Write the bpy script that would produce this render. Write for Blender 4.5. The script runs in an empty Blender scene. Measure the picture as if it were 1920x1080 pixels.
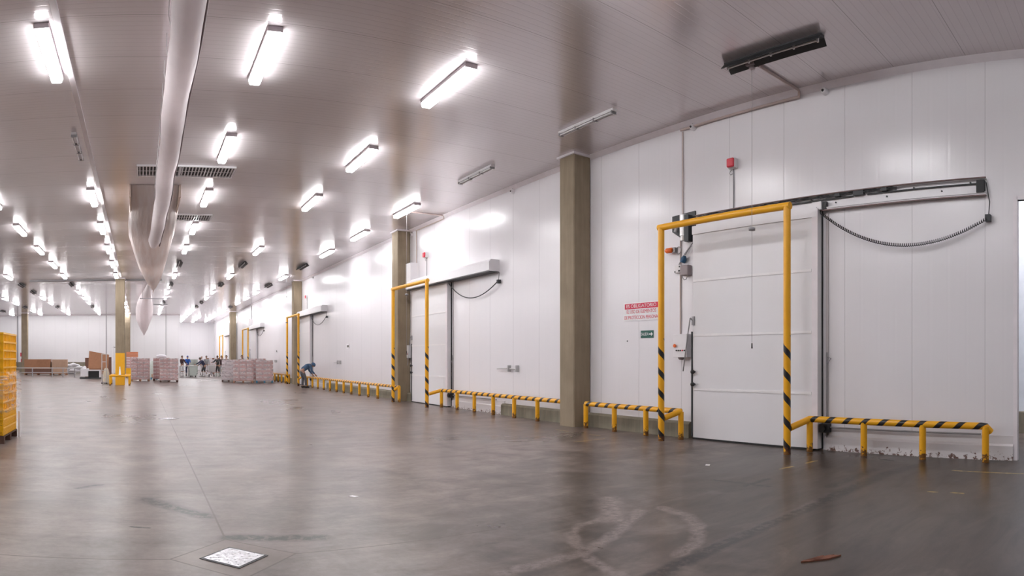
import bpy, bmesh, math, random
from mathutils import Vector, Matrix, Quaternion
PI = math.pi
random.seed(7)
sc = bpy.context.scene
col = sc.collection

# ------------------------------------------------------------------ camera
F, X0, YH = 1196.0, 264.0, 672.0          # cylindrical stitched panorama: focal length, heading column, horizon row
CAM_H, CEIL, WX = 1.5, 6.0, 9.2           # eye height, ceiling height, distance of the right wall
cd = bpy.data.cameras.new('camera')
cd.type = 'PANO'
cd.panorama_type = 'CENTRAL_CYLINDRICAL'
cd.central_cylindrical_range_u_min = -X0 / F
cd.central_cylindrical_range_u_max = (1920 - X0) / F
cd.central_cylindrical_range_v_min = -(1080 - YH) / F
cd.central_cylindrical_range_v_max = YH / F
cd.central_cylindrical_radius = 1.0
cd.clip_end = 300
cam = bpy.data.objects.new('camera', cd)
cam.location = (0, 0, CAM_H)
cam.rotation_euler = (PI / 2, 0, 0)
col.objects.link(cam)
sc.camera = cam

# ------------------------------------------------------------------ world, exposure
w = bpy.data.worlds.new('world'); sc.world = w; w.use_nodes = True
w.node_tree.nodes['Background'].inputs[0].default_value = (0.80, 0.76, 0.80, 1)
w.node_tree.nodes['Background'].inputs[1].default_value = 0.05
sc.view_settings.view_transform = 'Standard'
sc.view_settings.look = 'None'
sc.view_settings.gamma = 1
sc.view_settings.use_curve_mapping = False
sc.view_settings.exposure = 1.24
LAMP = 21.0                                # radiance of a lit lamp cover
LAMP_COL = (1.0, 0.998, 1.02)

# ------------------------------------------------------------------ materials
MATS = {}
def nmat(name):
    m = bpy.data.materials.new(name); m.use_nodes = True
    nt = m.node_tree
    return m, nt, nt.nodes['Principled BSDF']
def N(nt, kind, **kw):
    n = nt.nodes.new(kind)
    for k, v in kw.items():
        if k.startswith('i_'):
            key = k[2:]
            key = int(key) if key.isdigit() else key.replace('_', ' ')
            if isinstance(v, bpy.types.NodeSocket): nt.links.new(v, n.inputs[key])
            else: n.inputs[key].default_value = v
        else: setattr(n, k, v)
    return n
def M_(nt, op, a, b=None, c=None, clamp=False):
    n = nt.nodes.new('ShaderNodeMath'); n.operation = op; n.use_clamp = clamp
    for i, v in enumerate((a, b, c)):
        if v is None: continue
        if isinstance(v, bpy.types.NodeSocket): nt.links.new(v, n.inputs[i])
        else: n.inputs[i].default_value = v
    return n.outputs[0]
def mixc(nt, fac, a, b):
    n = nt.nodes.new('ShaderNodeMix'); n.data_type = 'RGBA'
    for s, v in ((n.inputs[0], fac), (n.inputs[6], a), (n.inputs[7], b)):
        if isinstance(v, bpy.types.NodeSocket): nt.links.new(v, s)
        else: s.default_value = v if not isinstance(v, tuple) else (v + (1,) if len(v) == 3 else v)
    return n.outputs[2]
def simple(name, c, rough=0.5, metal=0.0, var=0.08, scale=6.0, bump=0.0, emit=0.0, alpha=1.0, spec=0.5, trans=0.0):
    if name in MATS: return MATS[name]
    m, nt, p = nmat(name)
    geo = N(nt, 'ShaderNodeTexCoord')
    nz = N(nt, 'ShaderNodeTexNoise', i_Vector=geo.outputs['Object'], i_Scale=scale, i_Detail=4.0)
    f = M_(nt, 'MULTIPLY_ADD', nz.outputs[0], 2 * var, 1 - var)
    vm = N(nt, 'ShaderNodeVectorMath', operation='SCALE'); vm.inputs[0].default_value = c
    nt.links.new(f, vm.inputs['Scale'])
    nt.links.new(vm.outputs[0], p.inputs['Base Color'])
    p.inputs['Roughness'].default_value = rough
    p.inputs['Metallic'].default_value = metal
    p.inputs['Specular IOR Level'].default_value = spec
    p.inputs['Alpha'].default_value = alpha
    if emit:
        p.inputs['Emission Color'].default_value = (c[0], c[1], c[2], 1)
        p.inputs['Emission Strength'].default_value = emit
    if bump:
        b = N(nt, 'ShaderNodeBump', i_Height=nz.outputs[0], i_Strength=bump, i_Distance=0.02)
        nt.links.new(b.outputs[0], p.inputs['Normal'])
    MATS[name] = m
    return m

def seg_mask(nt, px, py, a, b, wid, soft=0.03):
    """1 near the floor segment a-b (a worn mark), 0 away from it"""
    ax, ay = a; dx, dy = b[0] - ax, b[1] - ay; L2 = dx * dx + dy * dy
    rx = M_(nt, 'SUBTRACT', px, ax); ry = M_(nt, 'SUBTRACT', py, ay)
    t = M_(nt, 'DIVIDE', M_(nt, 'ADD', M_(nt, 'MULTIPLY', rx, dx), M_(nt, 'MULTIPLY', ry, dy)), L2, clamp=True)
    ex = M_(nt, 'SUBTRACT', rx, M_(nt, 'MULTIPLY', t, dx)); ey = M_(nt, 'SUBTRACT', ry, M_(nt, 'MULTIPLY', t, dy))
    d = M_(nt, 'SQRT', M_(nt, 'ADD', M_(nt, 'MULTIPLY', ex, ex), M_(nt, 'MULTIPLY', ey, ey)))
    return M_(nt, 'DIVIDE', M_(nt, 'SUBTRACT', wid + soft, d), soft, clamp=True)
def ring_mask(nt, px, py, c, r, wid, soft=0.03, sy=1.0):
    rx = M_(nt, 'SUBTRACT', px, c[0]); ry = M_(nt, 'MULTIPLY', M_(nt, 'SUBTRACT', py, c[1]), sy)
    d = M_(nt, 'SQRT', M_(nt, 'ADD', M_(nt, 'MULTIPLY', rx, rx), M_(nt, 'MULTIPLY', ry, ry)))
    d = M_(nt, 'ABSOLUTE', M_(nt, 'SUBTRACT', d, r))
    return M_(nt, 'DIVIDE', M_(nt, 'SUBTRACT', wid + soft, d), soft, clamp=True)
def vmax(nt, l):
    o = l[0]
    for k in l[1:]: o = M_(nt, 'MAXIMUM', o, k)
    return o

def floor_mat():
    m, nt, p = nmat('polished_concrete')
    g = N(nt, 'ShaderNodeNewGeometry').outputs['Position']
    s = N(nt, 'ShaderNodeSeparateXYZ', i_Vector=g); x, y = s.outputs[0], s.outputs[1]
    big = N(nt, 'ShaderNodeTexNoise', i_Vector=g, i_Scale=0.35, i_Detail=6.0, i_Roughness=0.6, i_Distortion=0.6).outputs[0]
    mid = N(nt, 'ShaderNodeTexNoise', i_Vector=g, i_Scale=1.7, i_Detail=8.0, i_Roughness=0.62, i_Distortion=0.5).outputs[0]
    fine = N(nt, 'ShaderNodeTexNoise', i_Vector=g, i_Scale=14.0, i_Detail=6.0, i_Roughness=0.7).outputs[0]
    sv = N(nt, 'ShaderNodeMapping', i_Vector=g); sv.inputs['Scale'].default_value = (0.9, 4.0, 1); sv.inputs['Rotation'].default_value = (0, 0, 0.5)
    streak = N(nt, 'ShaderNodeTexNoise', i_Vector=sv.outputs[0], i_Scale=0.9, i_Detail=7.0, i_Roughness=0.7, i_Distortion=0.8).outputs[0]
    f = M_(nt, 'ADD', M_(nt, 'MULTIPLY', big, 0.35), M_(nt, 'ADD', M_(nt, 'MULTIPLY', mid, 0.3), M_(nt, 'ADD', M_(nt, 'MULTIPLY', fine, 0.15), M_(nt, 'MULTIPLY', streak, 0.2))))
    r = N(nt, 'ShaderNodeValToRGB', i_Fac=f)
    r.color_ramp.elements[0].position = 0.425; r.color_ramp.elements[0].color = (0.105, 0.082, 0.071, 1)
    r.color_ramp.elements[1].position = 0.585; r.color_ramp.elements[1].color = (0.262, 0.215, 0.193, 1)
    e = r.color_ramp.elements.new(0.5); e.color = (0.178, 0.142, 0.126, 1)
    c = r.outputs[0]
    wob = N(nt, 'ShaderNodeTexNoise', i_Vector=g, i_Scale=5.0, i_Detail=5.0).outputs[0]
    wx = M_(nt, 'ADD', x, M_(nt, 'MULTIPLY_ADD', wob, 0.08, -0.04)); wy = M_(nt, 'ADD', y, M_(nt, 'MULTIPLY_ADD', wob, -0.08, 0.04))
    worn = M_(nt, 'MULTIPLY_ADD', fine, 2.4, -0.75, clamp=True)
    # tyre loops, pale
    def fp(px, py):
        R = CAM_H * F / (py - YH); t = (px - X0) / F
        return R * math.sin(t), R * math.cos(t)
    def poly(pts, wid, soft):
        q = [fp(*p) for p in pts]
        return [seg_mask(nt, wx, wy, a, b, wid, soft) for a, b in zip(q[:-1], q[1:])]
    pale = vmax(nt, poly([(940, 1074), (1092, 1037), (1150, 1003), (1200, 958)], .035, .06) + poly([(1165, 1080), (1118, 1058), (1086, 1030), (1071, 1004), (1086, 985), (1130, 973)], .028, .045)
                + poly([(1240, 952), (1288, 966), (1311, 988), (1304, 1017), (1275, 1040)], .035, .06) + poly([(1322, 1030), (1478, 966), (1560, 926)], .025, .06) + poly([(1150, 975), (1142, 935)], .05, .12))
    dark = vmax(nt, poly([(1225, 1080), (1325, 1033), (1440, 984), (1535, 944)], .045, .06) + poly([(1545, 938), (1662, 888), (1725, 872)], .055, .09) + poly([(1560, 912), (1640, 880)], .03, .08)
                + poly([(1340, 900), (1440, 912)], .01, .05) + poly([(1395, 912), (1440, 898)], .01, .05) + poly([(275, 937), (385, 968)], .03, .12) + poly([(248, 988), (280, 990)], .008, .02)
                + poly([(430, 1008), (600, 1008)], .03, .1) + poly([(145, 915), (190, 909)], .012, .05))
    # dark staining and the dim near-right light, both put into the colour, irregular edge
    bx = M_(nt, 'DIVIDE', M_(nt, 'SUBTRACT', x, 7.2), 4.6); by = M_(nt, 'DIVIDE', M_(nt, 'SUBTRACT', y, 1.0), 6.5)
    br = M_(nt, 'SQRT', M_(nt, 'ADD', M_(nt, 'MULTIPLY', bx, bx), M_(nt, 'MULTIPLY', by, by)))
    dim_stain = M_(nt, 'MULTIPLY_ADD', M_(nt, 'ADD', br, M_(nt, 'MULTIPLY_ADD', mid, 1.1, -0.55)), -1.8, 2.3, clamp=True)
    c = mixc(nt, M_(nt, 'MULTIPLY', dim_stain, 0.90), c, mixc(nt, M_(nt, 'MULTIPLY_ADD', streak, 3.0, -1.0, clamp=True), (0.020, 0.014, 0.010), (0.075, 0.057, 0.045)))
    c = mixc(nt, M_(nt, 'MULTIPLY', M_(nt, 'MULTIPLY', pale, 1.15), worn, clamp=True), c, (0.27, 0.215, 0.20))
    faint = vmax(nt, [ring_mask(nt, wx, wy, (-2.0, 12.0), 5.2, 0.04, 0.2), ring_mask(nt, wx, wy, (2.5, 20.0), 6.0, 0.05, 0.25), ring_mask(nt, wx, wy, (6.5, 7.6), 2.3, 0.05, 0.15),
                      seg_mask(nt, wx, wy, (-1.5, 6.0), (.6, 9.5), 0.05, 0.2), seg_mask(nt, wx, wy, (1.9, 7.2), (4.2, 12.5), 0.06, 0.2)])
    c = mixc(nt, M_(nt, 'MULTIPLY', M_(nt, 'MULTIPLY', faint, 0.55), worn), c, (0.09, 0.075, 0.068))
    c = mixc(nt, M_(nt, 'MULTIPLY', M_(nt, 'MULTIPLY', dark, 2.0), worn, clamp=True), c, (0.012, 0.010, 0.009))
    # saw-cut joints and the concrete patch round the drain
    j1 = M_(nt, 'DIVIDE', M_(nt, 'SUBTRACT', 0.012, M_(nt, 'ABSOLUTE', M_(nt, 'SUBTRACT', x, 0.70))), 0.006, clamp=True)
    ym = M_(nt, 'PINGPONG', M_(nt, 'SUBTRACT', y, 4.76), 5.55)
    j2 = M_(nt, 'DIVIDE', M_(nt, 'SUBTRACT', 0.010, ym), 0.006, clamp=True)
    j3 = M_(nt, 'DIVIDE', M_(nt, 'SUBTRACT', 0.010, M_(nt, 'ABSOLUTE', M_(nt, 'SUBTRACT', x, -5.2))), 0.006, clamp=True)
    mh = M_(nt, 'ADD', M_(nt, 'ABSOLUTE', M_(nt, 'SUBTRACT', x, 0.70)), ym)
    edge = M_(nt, 'DIVIDE', M_(nt, 'SUBTRACT', 0.015, M_(nt, 'ABSOLUTE', M_(nt, 'SUBTRACT', mh, 0.48))), 0.01, clamp=True)
    inside = M_(nt, 'LESS_THAN', mh, 0.48)
    c = mixc(nt, M_(nt, 'MULTIPLY', inside, 0.35), c, (0.20, 0.145, 0.118))
    jj = M_(nt, 'MULTIPLY', vmax(nt, [j1, j2, j3]), M_(nt, 'SUBTRACT', 1.0, inside))
    c = mixc(nt, M_(nt, 'MULTIPLY', vmax(nt, [jj, edge]), 0.8), c, (0.06, 0.035, 0.028))
    # worn yellow floor lines
    yel = vmax(nt, [seg_mask(nt, x, y, (7.30, 4.66), (7.55, 4.62), 0.02, 0.01), seg_mask(nt, x, y, (7.9, 4.60), (8.15, 4.58), 0.02, 0.01),
                    seg_mask(nt, x, y, (8.16, 2.50), (8.13, 0.6), 0.02, 0.01), seg_mask(nt, x, y, (6.78, 2.36), (6.79, 2.28), 0.02, 0.01),
                    seg_mask(nt, x, y, (6.81, 2.10), (6.81, 1.98), 0.02, 0.01), seg_mask(nt, x, y, (8.15, 9.3), (8.15, 9.6), 0.02, 0.01),
                    seg_mask(nt, x, y, (8.15, 10.3), (8.15, 10.7), 0.02, 0.01), seg_mask(nt, x, y, (7.2, 8.9), (7.9, 8.9), 0.02, 0.01)])
    c = mixc(nt, M_(nt, 'MULTIPLY', yel, M_(nt, 'MULTIPLY_ADD', fine, 2.6, -0.8, clamp=True)), c, (0.60, 0.42, 0.10))
    nt.links.new(c, p.inputs['Base Color'])
    rr = M_(nt, 'MULTIPLY_ADD', big, 0.30, 0.17)
    nt.links.new(rr, p.inputs['Roughness'])
    p.inputs['Specular IOR Level'].default_value = 0.38
    b = N(nt, 'ShaderNodeBump', i_Height=M_(nt, 'ADD', M_(nt, 'MULTIPLY', mid, 0.7), M_(nt, 'MULTIPLY', fine, 0.3)), i_Strength=0.05, i_Distance=0.008)
    nt.links.new(b.outputs[0], p.inputs['Normal'])
    return m

def panel_mat(name, axis, base, joint, rough, ribs, joint_dark=0.55, off=0.0, ribd=0.0012, spec=0.5, flat=0.04, metal=0.0, sn_k=2.5, rib_line=0.0):
    """white sandwich panel: joints every «joint» metres and shallow pressed ribs, along one axis"""
    m, nt, p = nmat(name)
    g = N(nt, 'ShaderNodeNewGeometry').outputs['Position']
    s = N(nt, 'ShaderNodeSeparateXYZ', i_Vector=g); a = s.outputs[axis]
    d = M_(nt, 'PINGPONG', M_(nt, 'SUBTRACT', a, off), joint / 2)
    jm = M_(nt, 'DIVIDE', M_(nt, 'SUBTRACT', 0.006, d), 0.004, clamp=True)
    nz = N(nt, 'ShaderNodeTexNoise', i_Vector=g, i_Scale=0.5, i_Detail=3.0).outputs[0]
    sc_ = N(nt, 'ShaderNodeMapping', i_Vector=g)
    scl = [0.15, 0.15, 0.15]; scl[axis] = 5.0; sc_.inputs['Scale'].default_value = scl
    sn = N(nt, 'ShaderNodeTexNoise', i_Vector=sc_.outputs[0], i_Scale=1.0, i_Detail=2.0).outputs[0]
    k = M_(nt, 'MULTIPLY_ADD', nz, 2 * flat, 1 - flat)
    vm = N(nt, 'ShaderNodeVectorMath', operation='SCALE'); vm.inputs[0].default_value = base
    nt.links.new(k, vm.inputs['Scale'])
    dk = tuple(v * joint_dark for v in base)
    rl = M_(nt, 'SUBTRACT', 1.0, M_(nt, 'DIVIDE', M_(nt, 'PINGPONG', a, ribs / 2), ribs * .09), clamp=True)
    c = mixc(nt, M_(nt, 'MULTIPLY', rl, rib_line), vm.outputs[0], dk)  # crease shade of the pressed ribs put into the colour
    c = mixc(nt, jm, c, dk)
    nt.links.new(c, p.inputs['Base Color'])
    p.inputs['Roughness'].default_value = rough
    p.inputs['Specular IOR Level'].default_value = spec
    p.inputs['Metallic'].default_value = metal
    rb = M_(nt, 'PINGPONG', a, ribs / 2)
    rb = M_(nt, 'DIVIDE', rb, ribs / 8, clamp=True)
    h = M_(nt, 'ADD', M_(nt, 'MULTIPLY', rb, 1.0), M_(nt, 'MULTIPLY', sn, sn_k))
    h = M_(nt, 'SUBTRACT', h, M_(nt, 'MULTIPLY', jm, 3.0 if rib_line == 0 else 0.0))
    b = N(nt, 'ShaderNodeBump', i_Height=h, i_Strength=1.0, i_Distance=ribd)
    nt.links.new(b.outputs[0], p.inputs['Normal'])
    return m

def striped_mat(name, period, width, vmin=-9.0, vmax_=99.0, scuff=True):
    """yellow pipe with helical black tape; UV = (turn, metres along the pipe)"""
    m, nt, p = nmat(name)
    uv = N(nt, 'ShaderNodeTexCoord').outputs['UV']
    s = N(nt, 'ShaderNodeSeparateXYZ', i_Vector=uv); u, v = s.outputs[0], s.outputs[1]
    ph = M_(nt, 'FRACT', M_(nt, 'ADD', M_(nt, 'DIVIDE', v, period), u))
    blk = M_(nt, 'LESS_THAN', ph, width)
    blk = M_(nt, 'MULTIPLY', blk, M_(nt, 'MULTIPLY', M_(nt, 'GREATER_THAN', v, vmin), M_(nt, 'LESS_THAN', v, vmax_)))
    g = N(nt, 'ShaderNodeNewGeometry').outputs['Position']
    nz = N(nt, 'ShaderNodeTexNoise', i_Vector=g, i_Scale=22.0, i_Detail=6.0, i_Roughness=0.7).outputs[0]
    nb = N(nt, 'ShaderNodeTexNoise', i_Vector=g, i_Scale=4.0, i_Detail=4.0).outputs[0]
    y = mixc(nt, nb, (0.80, 0.36, 0.010), (0.92, 0.47, 0.016))
    c = mixc(nt, blk, y, (0.016, 0.015, 0.017))
    z = N(nt, 'ShaderNodeSeparateXYZ', i_Vector=g).outputs[2]
    low = M_(nt, 'SUBTRACT', 1.0, M_(nt, 'DIVIDE', z, 0.24), clamp=True)
    th = M_(nt, 'MULTIPLY_ADD', low, 0.34, M_(nt, 'MULTIPLY', nz, 0.9))
    sc1 = M_(nt, 'GREATER_THAN', th, 0.66)
    c = mixc(nt, M_(nt, 'MULTIPLY', sc1, 0.9), c, (0.10, 0.035, 0.015))
    nt.links.new(c, p.inputs['Base Color'])
    p.inputs['Roughness'].default_value = 0.32
    return m

M = dict(
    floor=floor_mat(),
    wall=panel_mat('white_wall_panel', 1, (0.80, 0.775, 0.80), 1.16, 0.22, 0.29, 0.78, off=2.32, ribd=0.0009),
    wallx=panel_mat('white_far_wall_panel', 0, (0.80, 0.785, 0.80), 1.16, 0.3, 0.29, 0.7, off=0.4),
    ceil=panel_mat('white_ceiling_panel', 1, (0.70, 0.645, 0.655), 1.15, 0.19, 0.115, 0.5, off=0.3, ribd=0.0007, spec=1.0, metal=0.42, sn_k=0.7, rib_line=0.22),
    trim=simple('white_trim', (0.80, 0.75, 0.78), 0.4),
    white=simple('white_paint', (0.78, 0.76, 0.78), 0.35, var=0.03),
    door=simple('door_skin', (0.78, 0.765, 0.785), 0.28, var=0.03, scale=1.5),
    gate_post=striped_mat('hazard_post', 0.37, 0.33, 0.0, 1.86),
    hazard=striped_mat('hazard_rail', 0.30, 0.34),
    yellow=striped_mat('yellow_pipe', 1.0, -1.0),
    yellowp=simple('yellow_paint', (0.86, 0.43, 0.012), 0.45, var=0.06),
    steel=simple('galvanised_steel', (0.55, 0.54, 0.54), 0.35, 0.7),
    grey=simple('grey_metal', (0.33, 0.32, 0.33), 0.45, 0.3),
    dark=simple('dark_metal', (0.045, 0.047, 0.050), 0.5, 0.2),
    black=simple('black_rubber', (0.014, 0.013, 0.014), 0.55),
    brownmetal=simple('brown_rail_edge', (0.16, 0.10, 0.095), 0.5, 0.2),
    kerb=None, lamp=None,
)
def conc(name, a, b, dirt=True):
    m, nt, p = nmat(name)
    g = N(nt, 'ShaderNodeNewGeometry').outputs['Position']
    mp = N(nt, 'ShaderNodeMapping', i_Vector=g); mp.inputs['Scale'].default_value = (9, 9, 0.8)
    n1 = N(nt, 'ShaderNodeTexNoise', i_Vector=mp.outputs[0], i_Scale=1.0, i_Detail=6.0, i_Roughness=0.65).outputs[0]
    n2 = N(nt, 'ShaderNodeTexNoise', i_Vector=g, i_Scale=2.2, i_Detail=5.0).outputs[0]
    f = M_(nt, 'ADD', M_(nt, 'MULTIPLY', n1, 0.55), M_(nt, 'MULTIPLY', n2, 0.45))
    f = M_(nt, 'MULTIPLY_ADD', f, 2.6, -0.8, clamp=True)
    nt.links.new(mixc(nt, f, a, b), p.inputs['Base Color'])
    p.inputs['Roughness'].default_value = 0.75
    bb = N(nt, 'ShaderNodeBump', i_Height=n1, i_Strength=0.3, i_Distance=0.01); nt.links.new(bb.outputs[0], p.inputs['Normal'])
    return m
M['column'] = conc('column_concrete', (0.225, 0.175, 0.115), (0.345, 0.275, 0.19))
M['kerb'] = conc('kerb_concrete', (0.16, 0.145, 0.105), (0.30, 0.265, 0.20))
def skirt_mat():
    m, nt, p = nmat('scuffed_white_skirting')
    g = N(nt, 'ShaderNodeNewGeometry').outputs['Position']
    z = N(nt, 'ShaderNodeSeparateXYZ', i_Vector=g).outputs[2]
    nz = N(nt, 'ShaderNodeTexNoise', i_Vector=g, i_Scale=14.0, i_Detail=7.0, i_Roughness=0.75).outputs[0]
    low = M_(nt, 'SUBTRACT', 1.0, M_(nt, 'DIVIDE', z, 0.22), clamp=True)
    k = M_(nt, 'GREATER_THAN', M_(nt, 'MULTIPLY_ADD', low, 0.22, nz), 0.73)
    nt.links.new(mixc(nt, k, (0.72, 0.69, 0.70), (0.16, 0.09, 0.075)), p.inputs['Base Color'])
    p.inputs['Roughness'].default_value = 0.45
    return m
M['skirt'] = skirt_mat()
def lamp_mat():
    m, nt, p = nmat('lit_lamp_cover')
    p.inputs['Base Color'].default_value = (0.9, 0.9, 0.9, 1)
    p.inputs['Emission Color'].default_value = LAMP_COL + (1,)
    p.inputs['Emission Strength'].default_value = LAMP
    return m
M['lamp'] = lamp_mat()
M['passage'] = simple('pale_blue_white_panel', (0.80, 0.84, 0.90), 0.35)
M['lightgrey'] = simple('light_grey_strip', (0.50, 0.46, 0.47), 0.4)
M['seam'] = simple('dark_seam', (0.16, 0.11, 0.115), 0.7)
M['signred'] = simple('sign_red', (0.66, 0.02, 0.07), 0.5)
M['signwhite'] = simple('sign_white', (0.84, 0.82, 0.83), 0.5)
M['greylamp'] = simple('lamp_housing_grey', (0.42, 0.36, 0.38), 0.5)
M['fabric'] = simple('white_duct_fabric', (0.86, 0.81, 0.815), 0.8, var=0.05, scale=3, bump=0.4)
M['fabric_tan'] = simple('cream_duct_fabric', (0.66, 0.54, 0.46), 0.85, var=0.1, scale=2, bump=0.4)
def thin_cloth(m, k):
    nt = m.node_tree; p = nt.nodes['Principled BSDF']; out = nt.nodes['Material Output']
    tr = N(nt, 'ShaderNodeBsdfTranslucent'); mx = N(nt, 'ShaderNodeMixShader'); mx.inputs[0].default_value = k
    if p.inputs['Base Color'].links: nt.links.new(p.inputs['Base Color'].links[0].from_socket, tr.inputs[0])
    nt.links.new(p.outputs[0], mx.inputs[1]); nt.links.new(tr.outputs[0], mx.inputs[2]); nt.links.new(mx.outputs[0], out.inputs[0])
thin_cloth(M['fabric'], .5)
def mix_fabric():
    m, nt, p = nmat('draped_duct_fabric')
    g = N(nt, 'ShaderNodeNewGeometry').outputs['Position']
    mp = N(nt, 'ShaderNodeMapping', i_Vector=g); mp.inputs['Scale'].default_value = (6, 0.5, 1.2)
    n1 = N(nt, 'ShaderNodeTexNoise', i_Vector=mp.outputs[0], i_Scale=1.0, i_Detail=4.0).outputs[0]
    nt.links.new(mixc(nt, M_(nt, 'MULTIPLY_ADD', n1, 2.5, -0.8, clamp=True), (0.78, 0.69, 0.65), (0.86, 0.82, 0.81)), p.inputs['Base Color'])
    p.inputs['Roughness'].default_value = 0.75
    bb = N(nt, 'ShaderNodeBump', i_Height=n1, i_Strength=0.5, i_Distance=0.08); nt.links.new(bb.outputs[0], p.inputs['Normal'])
    return m
M['drape'] = mix_fabric(); thin_cloth(M['drape'], .4)
M['cardboard'] = simple('brown_cardboard', (0.36, 0.175, 0.095), 0.8, var=0.15)
M['cardboard_dark'] = simple('dark_brown_cardboard', (0.17, 0.085, 0.06), 0.8, var=0.15)
M['tan'] = simple('tan_cardboard', (0.50, 0.33, 0.23), 0.8, var=0.12)
M['wood'] = simple('pallet_wood', (0.30, 0.15, 0.085), 0.8, var=0.25, scale=12)
M['wood_dark'] = simple('dark_pallet_wood', (0.10, 0.05, 0.035), 0.85, var=0.25, scale=12)
M['blue_wood'] = simple('blue_pallet_paint', (0.045, 0.19, 0.30), 0.7, var=0.15)
M['crate'] = simple('yellow_crate_plastic', (0.95, 0.50, 0.010), 0.38, var=0.06)
M['orange'] = simple('orange_crate_plastic', (0.62, 0.24, 0.13), 0.55)
M['red'] = simple('red_plastic', (0.70, 0.03, 0.06), 0.35)
M['green_sign'] = simple('green_sign_paint', (0.012, 0.10, 0.075), 0.5)
M['blue'] = simple('blue_plastic', (0.015, 0.08, 0.17), 0.4)
M['orangelamp'] = simple('orange_lens', (0.90, 0.17, 0.03), 0.25)
M['greybox'] = simple('grey_enclosure', (0.30, 0.25, 0.26), 0.45)
M['drain'] = simple('drain_steel', (0.66, 0.66, 0.69), 0.25, 0.6, var=0.5, scale=18, bump=0.4)
M['beige'] = simple('beige_sack', (0.60, 0.54, 0.43), 0.85)
M['sheet'] = simple('white_plastic_sheeting', (0.76, 0.76, 0.80), 0.3, var=0.12, bump=0.5)
M['palegreen'] = simple('pale_green_plastic', (0.46, 0.50, 0.46), 0.5)
M['skin'] = simple('skin', (0.42, 0.24, 0.17), 0.55)
M['hair'] = simple('dark_hair', (0.02, 0.014, 0.012), 0.6)
def wrap_mat():
    m, nt, p = nmat('stretch_film')
    p.inputs['Base Color'].default_value = (0.90, 0.86, 0.88, 1)
    p.inputs['Roughness'].default_value = 0.15
    g = N(nt, 'ShaderNodeNewGeometry').outputs['Position']
    mp = N(nt, 'ShaderNodeMapping', i_Vector=g); mp.inputs['Scale'].default_value = (3, 3, 12)
    n1 = N(nt, 'ShaderNodeTexNoise', i_Vector=mp.outputs[0], i_Scale=1.0, i_Detail=5.0, i_Distortion=1.0).outputs[0]
    a = M_(nt, 'MULTIPLY_ADD', n1, 1.7, -0.66, clamp=True)
    nt.links.new(M_(nt, 'MULTIPLY', a, 0.8), p.inputs['Alpha'])
    bb = N(nt, 'ShaderNodeBump', i_Height=n1, i_Strength=0.7, i_Distance=0.03); nt.links.new(bb.outputs[0], p.inputs['Normal'])
    return m
M['film'] = wrap_mat()
def carton_mat(name, a, b, band):
    m, nt, p = nmat(name)
    o = N(nt, 'ShaderNodeTexCoord').outputs['Object']
    z = N(nt, 'ShaderNodeSeparateXYZ', i_Vector=o).outputs[2]
    nz = N(nt, 'ShaderNodeTexNoise', i_Vector=o, i_Scale=7.0, i_Detail=4.0).outputs[0]
    info = N(nt, 'ShaderNodeObjectInfo').outputs['Random']
    c = mixc(nt, M_(nt, 'ADD', M_(nt, 'MULTIPLY', info, 0.5), M_(nt, 'MULTIPLY', nz, 0.5)), a, b)
    k = M_(nt, 'MULTIPLY', M_(nt, 'GREATER_THAN', nz, 0.52), M_(nt, 'GREATER_THAN', z, 0.14))
    c = mixc(nt, M_(nt, 'MULTIPLY', k, 0.7), c, band)
    nt.links.new(c, p.inputs['Base Color']); p.inputs['Roughness'].default_value = 0.6
    return m
M['carton'] = carton_mat('pink_printed_carton', (0.43, 0.24, 0.225), (0.58, 0.40, 0.39), (0.70, 0.66, 0.68))
M['carton_grey'] = carton_mat('white_printed_carton', (0.62, 0.56, 0.57), (0.74, 0.69, 0.71), (0.45, 0.33, 0.35))

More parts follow.
